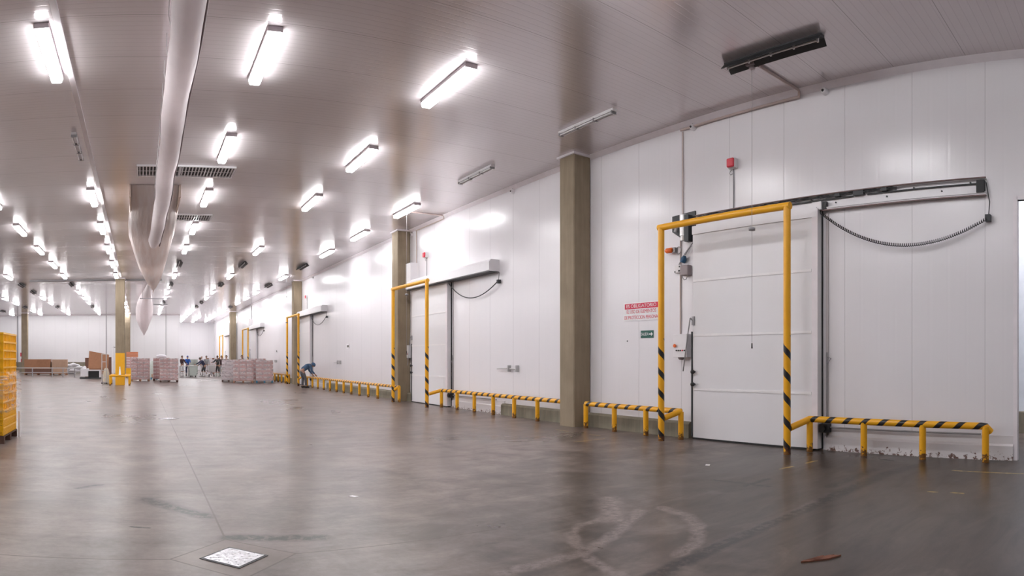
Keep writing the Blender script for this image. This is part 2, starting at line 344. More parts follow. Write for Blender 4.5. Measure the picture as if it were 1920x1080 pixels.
# ------------------------------------------------------------------ mesh helpers
class MB:
    def __init__(s): s.V = []; s.F = []; s.U = []; s.S = []; s.K = []
    def _add(s, vs, fs, uvs=None, smooth=False):
        o = len(s.V); s.V += [tuple(v) for v in vs]
        for i, f in enumerate(fs):
            s.F.append([o + k for k in f]); s.U.append(uvs[i] if uvs else None); s.S.append(smooth)
        return s
    def box(s, x0, x1, y0, y1, z0, z1, rot=None, c=None):
        s.K.append((len(s.V), len(s.F)))
        vs = [Vector((x, y, z)) for z in (z0, z1) for y in (y0, y1) for x in (x0, x1)]
        if rot is not None:
            cc = Vector(c) if c else Vector(((x0 + x1) / 2, (y0 + y1) / 2, (z0 + z1) / 2))
            vs = [rot @ (v - cc) + cc for v in vs]
        return s._add(vs, [(0, 2, 3, 1), (4, 5, 7, 6), (0, 1, 5, 4), (2, 6, 7, 3), (0, 4, 6, 2), (1, 3, 7, 5)])
    def tube(s, pts, r, n=12, cap=True, v0=0.0):
        s.K.append((len(s.V), len(s.F)))
        pts = [Vector(p) for p in pts]; rs = r if isinstance(r, (list, tuple)) else [r] * len(pts)
        ts = []
        for i in range(len(pts)):
            a = pts[max(i - 1, 0)]; b = pts[min(i + 1, len(pts) - 1)]
            if 0 < i < len(pts) - 1:
                t = (pts[i] - a).normalized() + (b - pts[i]).normalized()
                if t.length < 1e-6: t = b - a
            else: t = b - a
            ts.append(t.normalized())
        up = Vector((0, 0, 1)) if abs(ts[0].z) < 0.9 else Vector((-1, 0, 0))
        e1 = ts[0].cross(up).normalized(); e2 = ts[0].cross(e1).normalized()
        rings = []; L = v0; Ls = []
        for i, p in enumerate(pts):
            if i:
                q = ts[i - 1].rotation_difference(ts[i]); e1 = q @ e1; e2 = q @ e2
                L += (pts[i] - pts[i - 1]).length
            Ls.append(L)
            k = 1.0
            if 0 < i < len(pts) - 1:
                d = (pts[i] - pts[i - 1]).normalized().dot(ts[i]); k = 1 / max(d, 0.6)
            # widen along the mitre
            if k > 1.001:
                nrm = (pts[i + 1] - pts[i]).normalized() - (pts[i] - pts[i - 1]).normalized()
                nrm = nrm.normalized()
                ring = []
                for j in range(n):
                    v = (e1 * math.cos(2 * PI * j / n) + e2 * math.sin(2 * PI * j / n)) * rs[i]
                    v += nrm * (v.dot(nrm)) * (k - 1); ring.append(p + v)
            else:
                ring = [p + (e1 * math.cos(2 * PI * j / n) + e2 * math.sin(2 * PI * j / n)) * rs[i] for j in range(n)]
            rings.append(ring)
        vs = [v for rg in rings for v in rg]; fs = []; us = []
        for i in range(len(pts) - 1):
            for j in range(n):
                a = i * n + j; b = i * n + (j + 1) % n
                fs.append((a, b, b + n, a + n))
                us.append([(j / n, Ls[i]), ((j + 1) / n, Ls[i]), ((j + 1) / n, Ls[i + 1]), (j / n, Ls[i + 1])])
        s._add(vs, fs, us, True)
        if cap:
            s._add(rings[0], [tuple(range(n))[::-1]], [[(0.6, v0 - 5)] * n], False)
            s._add(rings[-1], [tuple(range(n))], [[(0.6, v0 - 5)] * n], False)
        return s
    def prism(s, poly, axis, a, b):
        """poly: 2-D points in the other two axes, extruded along axis from a to b"""
        s.K.append((len(s.V), len(s.F)))
        def P(u, v, t):
            return {0: (t, u, v), 1: (u, t, v), 2: (u, v, t)}[axis]
        n = len(poly)
        vs = [P(u, v, a) for u, v in poly] + [P(u, v, b) for u, v in poly]
        fs = [tuple(range(n))[::-1], tuple(range(n, 2 * n))] + [(i, (i + 1) % n, n + (i + 1) % n, n + i) for i in range(n)]
        return s._add(vs, fs)
    def lathe(s, prof, c=(0, 0, 0), n=16, axis=2):
        s.K.append((len(s.V), len(s.F)))
        vs = []; 
        for r, z in prof:
            for j in range(n):
                a = 2 * PI * j / n; x, y = r * math.cos(a), r * math.sin(a)
                v = {2: (x, y, z), 1: (x, z, y), 0: (z, x, y)}[axis]
                vs.append((v[0] + c[0], v[1] + c[1], v[2] + c[2]))
        m = len(prof)
        fs = [(i * n + j, i * n + (j + 1) % n, (i + 1) * n + (j + 1) % n, (i + 1) * n + j) for i in range(m - 1) for j in range(n)]
        s._add(vs, fs, None, True)
        s._add(vs[:n], [tuple(range(n))[::-1]]); s._add(vs[-n:], [tuple(range(n))])
        return s
    def loft(s, rings, closed=True, cap=False):
        n = len(rings[0]); vs = [v for r in rings for v in r]; fs = []
        for i in range(len(rings) - 1):
            for j in range(n if closed else n - 1):
                fs.append((i * n + j, i * n + (j + 1) % n, (i + 1) * n + (j + 1) % n, (i + 1) * n + j))
        s._add(vs, fs, None, True)
        if cap: s._add(rings[0], [tuple(range(n))[::-1]]); s._add(rings[-1], [tuple(range(n))])
        return s
    def each(s, name, mat, parent=None, bevel=0.0):
        """one object per box, tube, prism or lathe"""
        out = []
        for i, (v, f) in enumerate(s.K):
            v2, f2 = s.K[i + 1] if i + 1 < len(s.K) else (len(s.V), len(s.F))
            m = MB(); m.V = s.V[v:v2]; m.F = [[k - v for k in q] for q in s.F[f:f2]]; m.U = s.U[f:f2]; m.S = s.S[f:f2]
            out.append(m.build(name, mat, parent, bevel))
        return out
    def build(s, name, mat, parent=None, bevel=0.0, origin=None):
        o = Vector(origin) if origin is not None else Vector((0, 0, 0))
        me = bpy.data.meshes.new(name)
        me.from_pydata([tuple(Vector(v) - o) for v in s.V], [], s.F)
        uv = me.uv_layers.new(name='UVMap')
        i = 0
        for k, f in enumerate(s.F):
            me.polygons[k].use_smooth = s.S[k]
            for q in range(len(f)):
                if s.U[k]: uv.data[i].uv = s.U[k][q]
                i += 1
        bm = bmesh.new(); bm.from_mesh(me)
        bmesh.ops.recalc_face_normals(bm, faces=bm.faces)
        bm.to_mesh(me); bm.free()
        me.materials.append(mat)
        ob = bpy.data.objects.new(name, me); col.objects.link(ob)
        ob.location = o
        if parent is not None: ob.parent = parent
        if bevel:
            b = ob.modifiers.new('bevel', 'BEVEL'); b.width = bevel; b.segments = 2; b.limit_method = 'ANGLE'; b.angle_limit = 0.8
        return ob

def tag(o, label=None, cat=None, group=None, kind=None):
    if label: o['label'] = label
    if cat: o['category'] = cat
    if group: o['group'] = group
    if kind: o['kind'] = kind
    return o
def thing(name, label, cat, loc=(0, 0, 0), rz=0.0, group=None):
    o = bpy.data.objects.new(name, None); col.objects.link(o)
    o.empty_display_size = 0.2
    o.location = loc; o.rotation_euler = (0, 0, rz)
    return tag(o, label, cat, group)
KIDS = {}
def kids(o):
    return [c for c in col.objects if c.parent == o]
def dup(o, loc, rz=None, label=None, group=None):
    r = o.copy(); col.objects.link(r); r.location = loc
    if rz is not None: r.rotation_euler = (0, 0, rz)
    if label: r['label'] = label
    if group: r['group'] = group
    for ch in KIDS.setdefault(o.name, kids(o)):
        c = ch.copy(); col.objects.link(c); c.parent = r
        for g in KIDS.setdefault(ch.name, kids(ch)):
            d = g.copy(); col.objects.link(d); d.parent = c
    return r
def struct(name, mb, mat, parent=None, label=None, bevel=0.0):
    o = mb.build(name, mat, parent, bevel)
    if parent is None: tag(o, label, None, None, 'structure')
    return o
ORD = ['first', 'second', 'third', 'fourth', 'fifth', 'sixth', 'seventh', 'eighth', 'ninth', 'tenth', 'eleventh', 'twelfth', 'thirteenth', 'fourteenth', 'fifteenth', 'sixteenth', 'seventeenth']
def at(px, R):
    """ground point at distance R along the heading of a picture column"""
    t = (px - X0) / F
    return R * math.sin(t), R * math.cos(t)

# ------------------------------------------------------------------ room shell
YF, YR, YN, XL, XR = 65.6, 80.0, -9.0, -17.0, 4.0     # far wall, recess wall, near wall, left wall, edge of the recess
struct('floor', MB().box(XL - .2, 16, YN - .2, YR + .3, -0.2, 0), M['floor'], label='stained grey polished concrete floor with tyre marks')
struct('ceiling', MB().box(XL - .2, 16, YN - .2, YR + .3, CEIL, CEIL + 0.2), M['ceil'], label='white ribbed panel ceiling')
OPY0, OPY1, OPZ = -1.6, 1.84, 3.83
wr = MB().box(WX, WX + .08, OPY1, YR + .2, 0, CEIL).box(WX, WX + .08, OPY0, OPY1, OPZ, CEIL).box(WX, WX + .08, YN, OPY0, 0, CEIL)
struct('wall_right', wr, M['wall'], label='long white insulated panel wall on the right')
struct('wall_left', MB().box(XL - .16, XL, YN, YF + .2, 0, CEIL), M['wall'], label='white panel wall on the left')
struct('wall_far', MB().box(XL, XR, YF, YF + .16, 0, CEIL), M['wallx'], label='white panel wall at the far end')
struct('wall_back', MB().box(XR, WX, YR, YR + .16, 0, CEIL).box(XR - .16, XR, YF + .16, YR + .16, 0, CEIL), M['wallx'], label='white wall of the deeper bay at the far end')
struct('wall_near', MB().box(XL, WX, YN - .16, YN, 0, CEIL), M['wallx'], label='white panel wall behind the camera')
# the doorway at the right edge and the lit passage beyond it
struct('trim_14', MB().box(WX - .02, WX + .09, OPY1 - .012, OPY1 + .05, 0, OPZ + .05).box(WX - .02, WX + .09, OPY0, OPY1, OPZ, OPZ + .05), M['trim'], label='white frame of the open doorway at the right edge')
struct('wall_side', MB().box(12.8, 12.96, -5, 7, 0, CEIL).box(WX + .08, 12.8, 7, 7.16, 0, CEIL).box(WX + .08, 12.8, -5.16, -5, 0, CEIL), M['passage'], label='white wall of the passage behind the doorway')
struct('baseboard_side', MB().box(12.55, 12.8, -5, 7, 0, 0.42), M['kerb'], label='brown kerb along the passage wall')
# cove trims
tr = MB()
ct = [(WX - .09, CEIL), (WX, CEIL), (WX, CEIL - .09)]
tr.prism([(a, b) for a, b in ct], 1, YN, YR)
struct('trim_right', tr, M['trim'], label='white cove strip between right wall and ceiling')
struct('trim_far', MB().prism([(YF - .09, CEIL), (YF, CEIL), (YF, CEIL - .09)], 0, XL, XR), M['trim'], label='white cove strip at the far wall')
struct('trim_11', MB().box(-6.4, 1.2, 36.3, 36.6, CEIL - .06, CEIL), M['grey'], label='grey strip across the ceiling by the middle column')
struct('trim_12', MB().box(-1.15, -1.06, YN, 62, CEIL - .03, CEIL), M['trim'], label='pale strip running along the ceiling left of the fabric duct')
# vertical corner trims on the far wall
struct('trim_13', MB().box(-3.6, -3.5, YF - .03, YF, 0, CEIL).box(-12.9, -12.75, YF - .03, YF, 0, CEIL).box(2.55, 2.62, YF - .03, YF, 0, CEIL), M['grey'], label='narrow vertical joint covers on the far wall')
struct('baseboard_far', MB().box(-16.9, -5.0, YF - .25, YF, 0, 1.12), M['kerb'], label='olive concrete kerb at the foot of the far wall')

# gates / doors along the right wall: y of the right-hand gate post
GATES = [5.27, 17.56, 33.5, 49.8, 65.4]
# kerbs and skirtings along the wall
ke = []; y = OPY1 + .05
for i, g in enumerate(GATES):
    a, b = (g - 3.25 if i else OPY1 + .05), g + 2.55
    if i: ke.append((prev, a))
    prev = b
    struct('baseboard_door_%d' % (i + 1), MB().prism([(WX - .05, 0), (WX, 0), (WX, .36), (WX - .02, .36), (WX - .02, .24), (WX - .05, .21)], 1, a, g - .30), M['skirt'],
           label='scuffed white skirting under the sliding track, %s from the camera' % ORD[i])
ke.append((prev, YR))
for i, (a, b) in enumerate(ke):
    struct('baseboard_right_%d' % (i + 1), MB().prism([(WX - .14, 0), (WX, 0), (WX, .30), (WX - .10, .30), (WX - .14, .26)], 1, a, b), M['kerb'],
           label='grey green concrete kerb along the right wall, %s stretch' % ORD[i])

# ------------------------------------------------------------------ columns
def column(x0, x1, y0, y1, label, yellow=False):
    t = thing('concrete_column', label, 'column', ((x0 + x1) / 2, (y0 + y1) / 2, 0))
    a, b = (x1 - x0) / 2, (y1 - y0) / 2
    ch = 0.02
    poly = [(-a + ch, -b), (a - ch, -b), (a, -b + ch), (a, b - ch), (a - ch, b), (-a + ch, b), (-a, b - ch), (-a, -b + ch)]
    if yellow:
        MB().prism(poly, 2, 1.80, CEIL - .001).build('shaft', M['column'], t)
        tag(MB().prism(poly, 2, 0, 1.80).build('painted_base', M['yellowp'], t), 'yellow painted lower part')
    else:
        MB().prism(poly, 2, 0, CEIL - .001).build('shaft', M['column'], t)
    c = MB(); k = .045
    c.box(-a - k, a + k, -b - k, -b, CEIL - .05, CEIL - .001).box(-a - k, -a, -b, b + k, CEIL - .05, CEIL - .001).box(a, a + k, -b, b + k, CEIL - .05, CEIL - .001).box(-a, a, b, b + k, CEIL - .05, CEIL - .001)
    tag(c.build('ceiling_collar', M['trim'], t), 'white trim strip round the column head')
    return t
column(8.72, 9.19, 10.80, 11.32, 'square grey concrete column nearest the camera, against the right wall')
column(8.72, 9.19, 20.45, 21.0, 'square grey concrete column beside the second hooded sliding door')
column(8.72, 9.19, 35.6, 36.15, 'square brown grey column behind the third yellow gate')
column(8.55, 9.1, 60.4, 61.2, 'farthest concrete column standing along the right wall')
column(-1.42, -0.90, 35.6, 36.2, 'freestanding concrete column with yellow painted lower part', True)
column(-1.60, -1.05, 63.4, 64.0, 'column seen just right of and behind the yellow based column')
column(-11.75, -11.15, 62.0, 62.6, 'distant freestanding column at the far left before the far wall')

# ------------------------------------------------------------------ ceiling lamps
def lamp_proto(lit, loc):
    t = thing('ceiling_lamp', 'x', 'ceiling lamp', loc)
    L = 0.80
    if lit:
        MB().box(-.10, .10, -L, L, -.052, 0).build('housing', M['greylamp'], t)
        MB().prism([(-.084, -.053), (.084, -.053), (.086, -.07), (.082, -.112), (.066, -.125), (-.066, -.125), (-.082, -.112), (-.086, -.07)], 1, -L - .0, L + .0).build('diffuser', M['lamp'], t)
        MB().box(-.102, .102, -L - .008, -L + .02, -.075, -.001).box(-.102, .102, L - .02, L + .008, -.075, -.001).each('end_cap', M['greylamp'], t)
    else:
        hs = MB().box(-.05, .05, -L, L, -.05, 0).build('housing', M['white'], t)
        MB().tube([(.035, -L + .04, -.075), (.035, L - .04, -.075)], .014, 8).tube([(-.035, -L + .04, -.075), (-.035, L - .04, -.075)], .014, 8).each('tube', M['white'], t)
        h = MB()
        for s in (-1, -.35, .35, 1): h.box(-.06, .06, s * (L - .03) - .012, s * (L - .03) + .012, -.095, -.04)
        h.each('tube_holder', M['grey'], hs)
    return t
def reflector_proto(loc):
    t = thing('ceiling_lamp', 'x', 'ceiling lamp', loc)
    L = 0.84
    MB().prism([(-.13, -.11), (-.05, -.02), (-.05, 0), (.05, 0), (.05, -.02), (.13, -.11), (.125, -.115), (.04, -.035), (-.04, -.035), (-.125, -.115)], 1, -L, L).build('reflector', M['dark'], t); rf = t.children[0]
    MB().tube([(-.03, -L + .05, -.085), (-.03, L - .05, -.085)], .014, 8).build('tube', M['white'], t)
    h = MB()
    for s in (-1, -.5, .0, .5, 1): h.box(-.045, -.015, s * (L - .06) - .012, s * (L - .06) + .012, -.11, -.03)
    h.each('tube_holder', M['white'], rf)
    return t
ROWS = [(7.76, 'counted away from camera, row nearest right wall'), (4.82, 'counted away from camera, second row from right wall'), (1.81, 'counted away from camera, row right of the duct'),
        (-1.33, 'counted away from camera, row left of the duct'), (-4.15, 'counted away from camera, second row left of duct'), (-7.2, 'counted away from camera, third row left of duct'),
        (-10.05, 'counted away from camera, fourth row left of duct'), (-12.95, 'counted away from camera, leftmost row')]
OFFK = [{-1: None, 0: 'r', 1: 'o', 2: 'o', 6: 'r', 8: 'r', 12: 'r'}, {4: None, 6: 'r', 8: 'r', 11: 'r', 12: 'r'}, {6: 'r', 8: 'r', 11: 'r'}, {2: 'o'},
        {8: 'r', 12: 'r'}, {8: 'r', 9: 'r', 12: 'r'}, {12: 'r'}, {13: 'r'}]
RANGE = [(-2, 18), (-2, 18), (0, 15), (1, 15), (-1, 15), (1, 15), (3, 15), (5, 15)]  # indices below zero: unseen lamps added above and behind the camera for light
PROT = {}
for ri, (rx, rname) in enumerate(ROWS):
    cnt = {}
    for k in range(*RANGE[ri]):
        kind = OFFK[ri].get(k, 'l')
        if kind is None: continue
        if k >= 15 and rx < XR + .5: continue
        yc = 5.10 + 4.15 * k
        if ri == 3 and k == 7: pass
        loc = (rx, yc, CEIL)
        word = {'l': 'lit covered lamp', 'o': 'unlit white batten lamp', 'r': 'unlit dark reflector lamp'}[kind]
        cnt[kind] = cnt.get(kind, 0) + 1
        lab = '%s %s, %s' % (ORD[cnt[kind] - 1], word, rname)
        if kind not in PROT:
            PROT[kind] = lamp_proto(kind == 'l', loc) if kind != 'r' else reflector_proto(loc)
            PROT[kind]['label'] = lab; PROT[kind]['group'] = 'ceiling lamps'
        else: dup(PROT[kind], loc, None, lab, 'ceiling lamps')
for q_, (rx_, yc_) in enumerate(((6.3, 68.5), (6.3, 72.6), (6.3, 76.8))):  # extra lamps added to brighten the wall of the deeper bay
    dup(PROT['l'], (rx_, yc_, CEIL), None, '%s lit covered lamp added to brighten the middle of the deeper far bay' % ORD[q_], 'ceiling lamps')
# lamp in the passage
dup(PROT['l'], (11.2, 1.5, CEIL), 0, 'lamp on the passage ceiling behind the open doorway at the right edge', 'ceiling lamps')
dup(PROT['l'], (11.2, 4.2, CEIL), 0, 'second lamp on the passage ceiling, farther from the doorway', 'ceiling lamps')
dup(PROT['l'], (11.9, 2.6, CEIL), 0, 'third lamp on the passage ceiling, added unseen to brighten the passage wall', 'ceiling lamps')  # extra unseen lamp, added to boost the passage wall

# ------------------------------------------------------------------ fabric duct and sleeves
def ring(cx, y, hw, zt, zb, n=40, sq=0.0, fold=0.0, seed=0):
    """teardrop section: widest a third of the way down"""
    r = []
    for j in range(n):
        a = 2 * PI * j / n
        u = math.sin(a); v = math.cos(a)
        zz = (zt + zb) / 2 + (zt - zb) / 2 * v
        wdt = hw * (abs(u) ** 0.8) * (1 if u >= 0 else -1) * (1.0 if v > 0 else 1 - .25 * (v * v))
        k = 1 + fold * math.sin(7 * a + seed) + fold * .6 * math.sin(13 * a + 2.1 * seed)
        r.append((cx + wdt * k, y, zz - fold * .5 * abs(math.sin(5 * a + seed)) * (zt - zb)))
    return r
def smooth_sections(keys, step):
    out = []
    for a, b in zip(keys[:-1], keys[1:]):
        m = max(1, int((b[0] - a[0]) / step))
        for i in range(m):
            t = i / m; t2 = t
            out.append(tuple(a[q] + (b[q] - a[q]) * t2 for q in range(len(a))))
    out.append(keys[-1]); return out
dt = thing('fabric_air_duct', 'long narrow white fabric air tube hung under the ceiling', 'duct', (.54, 8, 5.5))
pts = []; rr = []
for i in range(60):
    y = -8.5 + i * 0.5
    x = .545 + .012 * math.sin(y * 1.7); z = 5.50 + .015 * math.sin(y * 2.3)
    if y > 17: x -= .035 * (y - 17) ** 1.3 * .55; z -= 0.016 * (y - 17) ** 2
    pts.append((x - .54, y - 8, z - 5.5)); rr.append(.197 + .006 * math.sin(y * 3.1))
    if y > 21: break
rr[-1] = .12
MB().tube(pts, rr, 28).build('fabric_tube', M['fabric'], dt)
sm = MB()
sm.tube([(p[0] + .198, p[1], p[2] - .03) for p in pts], .021, 8)
tag(sm.build('seam_cord', M['seam'], dt), 'dark seam along the right side of the tube')
lp = MB()
for i in range(0, 34):
    y = -8 + i * .8
    if y > 20: break
    lp.tube([(-.02 - .14, y - 8, .14), (-.02 - .17, y - 8, .30), (-.02 - .16, y - 8, .49)], .006, 6)
    pass
lp.each('hanger', M['steel'], dt)

s1 = thing('duct_sleeve', 'wide draped white fabric sleeve gathered behind the narrow air tube', 'duct', (.4, 22, 5.4))
keys = [(16.5, .36, .62, 5.995, 5.98), (16.9, .36, .64, 5.99, 5.86), (17.4, .36, .66, 5.985, 5.70), (18.4, .36, .69, 5.96, 5.45), (20, .35, .73, 5.93, 5.42), (21.3, .35, .74, 5.9, 5.32), (22.5, .37, .69, 5.85, 5.15), (24.5, .41, .61, 5.75, 5.02),
        (26.5, .46, .52, 5.6, 4.92), (28.5, .53, .38, 5.4, 4.86), (30.2, .58, .2, 5.15, 4.82), (31.2, .61, .05, 4.95, 4.80), (32.0, .61, .02, 4.85, 4.74)]
secs = smooth_sections(keys, .2)
rings = [[(p[0] - .4, p[1] - 22, p[2] - 5.4) for p in ring(k[1], k[0], k[2], k[3], k[4], 64, fold=.035 * min(1, (k[0] - 16) / 4) if k[0] < 22 else .018, seed=.22 * k[0])] for k in secs]
MB().loft(rings).build('sleeve_fabric', M['drape'], s1)
MB().box(-.70 , -.66, -5.5, -2.6, .28, .6).box(.60, .64, -5.5, -2.6, .28, .6).build('hanging_rail', M['fabric_tan'], s1)
MB().tube([(.0 + .02 + .5 * math.sin(a), 4.0, -.08 + .26 * math.cos(a)) for a in [i * PI / 12 for i in range(8, 17)]], .012, 6).build('strap', M['brownmetal'], s1)
s2 = thing('duct_sleeve', 'limp pointed white fabric sleeve hanging farthest down the hall', 'duct', (.3, 48, 5))
keys = [(37.5, .46, .07, 5.95, 5.80), (40, .40, .22, 5.95, 5.45), (43, .32, .45, 5.92, 5.0), (46, .27, .60, 5.9, 4.5), (50, .25, .62, 5.8, 3.95), (54, .27, .40, 5.2, 3.7), (57, .29, .14, 4.4, 3.6), (59, .29, .03, 3.75, 3.6)]
secs = smooth_sections(keys, .4)
MB().loft([[(p[0] - .3, p[1] - 48, p[2] - 5) for p in ring(k[1], k[0], k[2], k[3], k[4], 48, fold=.05, seed=.3 * k[0])] for k in secs]).build('sleeve_fabric', M['fabric'], s2)
MB().tube([(.16, -10.5, .8), (.16, -10.5, 1.0)], .008, 6).tube([(-.03, 0, .7), (-.03, 0, 1.0)], .008, 6).each('hanger', M['steel'], s2)

# ceiling grilles
def grille(x0, x1, y0, y1, label):
    cx, cy = (x0 + x1) / 2, (y0 + y1) / 2; a, b = (x1 - x0) / 2, (y1 - y0) / 2
    t = thing('ceiling_vent', label, 'vent', (cx, cy, CEIL))
    f = .04
    MB().box(-a, a, -b, -b + f, -.04, 0).box(-a, a, b - f, b, -.04, 0).box(-a, -a + f, -b + f, b - f, -.04, 0).box(a - f, a, -b + f, b - f, -.04, 0).box(-.15, -.11, -b + f, b - f, -.04, 0).build('frame', M['white'], t)
    MB().box(-a + f, a - f, -b + f, b - f, -.004, -.001).build('backing', M['black'], t)
    s = MB(); n = int((x1 - x0) / .080)
    for i in range(n):
        x = -a + f + (i + .5) * (2 * a - 2 * f) / n
        s.box(x - .012, x + .012, -b + f, b - f, -.035, -.006)
    s.box(-a + f, a - f, -.006, .006, -.03, -.02).build('louvre', M['white'], t)
grille(-.10, 2.24, 14.80, 15.65, 'long white slatted ceiling vent crossing above the air tube')
grille(-.10, 2.24, 19.80, 20.62, 'smaller looking slatted ceiling vent behind the draped sleeve')

# ------------------------------------------------------------------ gates (goalpost bars) in front of the doors
GX = 8.45
GORD = ['nearest', 'second nearest', 'third nearest', 'fourth nearest', 'farthest']
def gate(y0, label):
    t = thing('door_guard_gate', label, 'guard gate', (GX, y0 + 1.34, 0))
    r = .058; H = 3.88
    for s in (-1, 1):
        MB().tube([(0, s * 1.34, 0.0), (0, s * 1.34, H)], r, 24).build('post', M['gate_post'], t)
    MB().tube([(0, -1.40, H + .0), (0, 1.40, H + .0)], r * 1.02, 24).build('crossbar', M['yellow'], t)
    return t
for i, g in enumerate(GATES):
    if i == 0: g0 = gate(g, 'yellow goalpost gate with black striped posts, nearest the camera')
    else: dup(g0, (GX, g + 1.34, 0), None, 'yellow goalpost gate with black striped posts, %s down the right wall' % ['', 'second', 'third', 'fourth', 'fifth and farthest'][i])

# low hazard rails
def rail(ya, yb, x, label, join=None, step=1.0, endcap_right=False, skip=()):
    """join: ('lo'|'hi', gate post y): the end turned back to the gate post"""
    t = thing('guard_rail', label, 'guard rail', (x, (ya + yb) / 2, 0)); cy = (ya + yb) / 2
    r = .052; H = .525
    if endcap_right:  path = [(.07, ya - cy - .06, H - .09), (.02, ya - cy - .0, H - .01), (0, ya - cy + .06, H), (0, yb - cy, H)]
    else: path = [(0, ya - cy, H), (0, yb - cy, H)]
    MB().tube(path, r, 20).build('top_bar', M['hazard'], t)
    n = max(1, round((yb - ya) / step)); 
    first = ya + (0.0 if join or endcap_right else .25)
    k = 0
    ys = [ya + .0 + i * (yb - ya) / n for i in range(n + 1)]
    for y in ys:
        if any(a < y < b for a, b in skip): continue
        MB().tube([(0, y - cy, 0), (0, y - cy, H - .01)], r, 20).build('post', M['yellow'], t)
    if join:
        for which, gy in join:
            e = ya if which == 'lo' else yb
            va = Vector((0, e - cy, H)); vb = Vector((GX - x, gy - cy, H - .13)); vb = vb + (va - vb).normalized() * .062
            MB().tube([va, vb], r * 1.02, 20).build('elbow', M['yellow'], t)
    return t
rail(2.24, 5.12, 8.90, 'yellow and black low guard rail nearest the camera, right of the nearest gate', join=[('hi', GATES[0])], endcap_right=True)
rail(7.80, 10.52, 8.82, 'short low guard rail between the nearest concrete column and the nearest gate', join=[('lo', GATES[0] + 2.68)], step=.9)
rail(11.36, 17.38, 8.86, 'long low guard rail between the nearest column and the second gate', join=[('hi', GATES[1])])
rail(20.06, 33.2, 8.60, 'longest low guard rail between the second and third gates', join=[('lo', GATES[1] + 2.68), ('hi', GATES[2])], step=.985, skip=[(20.3, 21.2)])
rail(36.30, 49.4, 8.60, 'low guard rail beyond the third gate, partly behind the wrapped pallets', join=[('lo', GATES[2] + 2.68)], step=1.0)
rail(52.7, 59.7, 8.60, 'low guard rail beyond the fourth gate, mostly behind the pallets', join=[('lo', GATES[3] + 2.68)], step=1.0)

# guard round the yellow based column
t = thing('column_guard', 'plain yellow guard frame round the yellow based column', 'guard rail', (-1.16, 35.9, 0))
for s in (-1, 1):
    MB().tube([(-.58, s * .85, .54), (.58, s * .85, .54)], .055, 16).build('top_bar', M['yellow'], t)
    for q in (-1, 1): MB().tube([(q * .53, s * .85, 0), (q * .53, s * .85, .53)], .055, 16).build('post', M['yellow'], t)
t = thing('white_cone', 'slim white cone standing on the yellow guard before the column', 'cone', (-1.15, 35.05, .595))
MB().lathe([(.075, 0), (.075, .02), (.06, .03), (.028, .42), (.02, .45)], n=20).build('cone_body', M['white'], t)

# ------------------------------------------------------------------ sliding doors
DX = 9.05
def slide_door(i, g):
    y0, y1 = g - .22, g + 2.44
    root = MB()
    root.box(DX, WX - .012, y0, y1, .03, 3.94)
    d = struct('door_%d' % (i + 1), root, M['door'], None, 'white insulated sliding door behind the %s yellow gate' % GORD[i], bevel=.008)
    s = MB()
    for z in (.93, 1.93, 2.94): s.box(DX - .012, DX, y0 + .12, y1 - .02, z - .022, z + .022)
    s.each('panel_seam', M['signwhite'], d)
    MB().box(DX - .022, DX, y0 + .02, y1, 3.80, 3.955).build('header_strip', M['white'], d)
    MB().box(DX - .02, DX, y0, y0 + .11, .03, 3.94).build('edge_profile', M['trim'], d)
    MB().box(DX - .004, WX - .02, y0 + .1, y1, .0, .03).build('bottom_seal', M['black'], d)
    MB().box(DX + .115, WX - .004, y0 - .014, y0, .02, 3.95).build('rear_gasket', M['black'], d)
    MB().box(DX - .02, DX + .05, y1, y1 + .022, .05, 2.0).build('front_gasket', M['dark'], d)
    for z in (1.02, 1.25):
        MB().tube([(DX - .0, y1 - .05, z - .0), (DX - .05, y1 - .05, z)], [.02, .02], 10).lathe([(.0, -.09), (.035, -.085), (.042, -.06), (.03, -.03)], (DX, y1 - .05, z), 14, 0).build('door_knob', M['black'], d)
    # lever handle swinging out beside the door edge
    MB().box(DX - .03, DX - .0, y1 - .05, y1 + .0, 2.12, 2.28).build('lever_bracket', M['grey'], d)
    MB().tube([(DX - .05, y1 + .02, 2.25), (DX - .08, y1 + .06, 1.9), (DX - .09, y1 + .16, 1.26)], .012, 8).tube([(DX - .05, y1 + .02, 2.25), (DX - .02, y1 - .02, 2.2)], .015, 8).build('lever', M['grey'], d)
    # rear jamb standing on the wall
    struct('trim_door_%d' % (i + 1), MB().box(WX - .02, WX, y0 - .12, y0 - .07, 0, 3.90), M['lightgrey'], None, 'grey vertical strip on the wall beside the edge of door %s' % ORD[i])
    return y0, y1
for i, g in enumerate(GATES): slide_door(i, g)

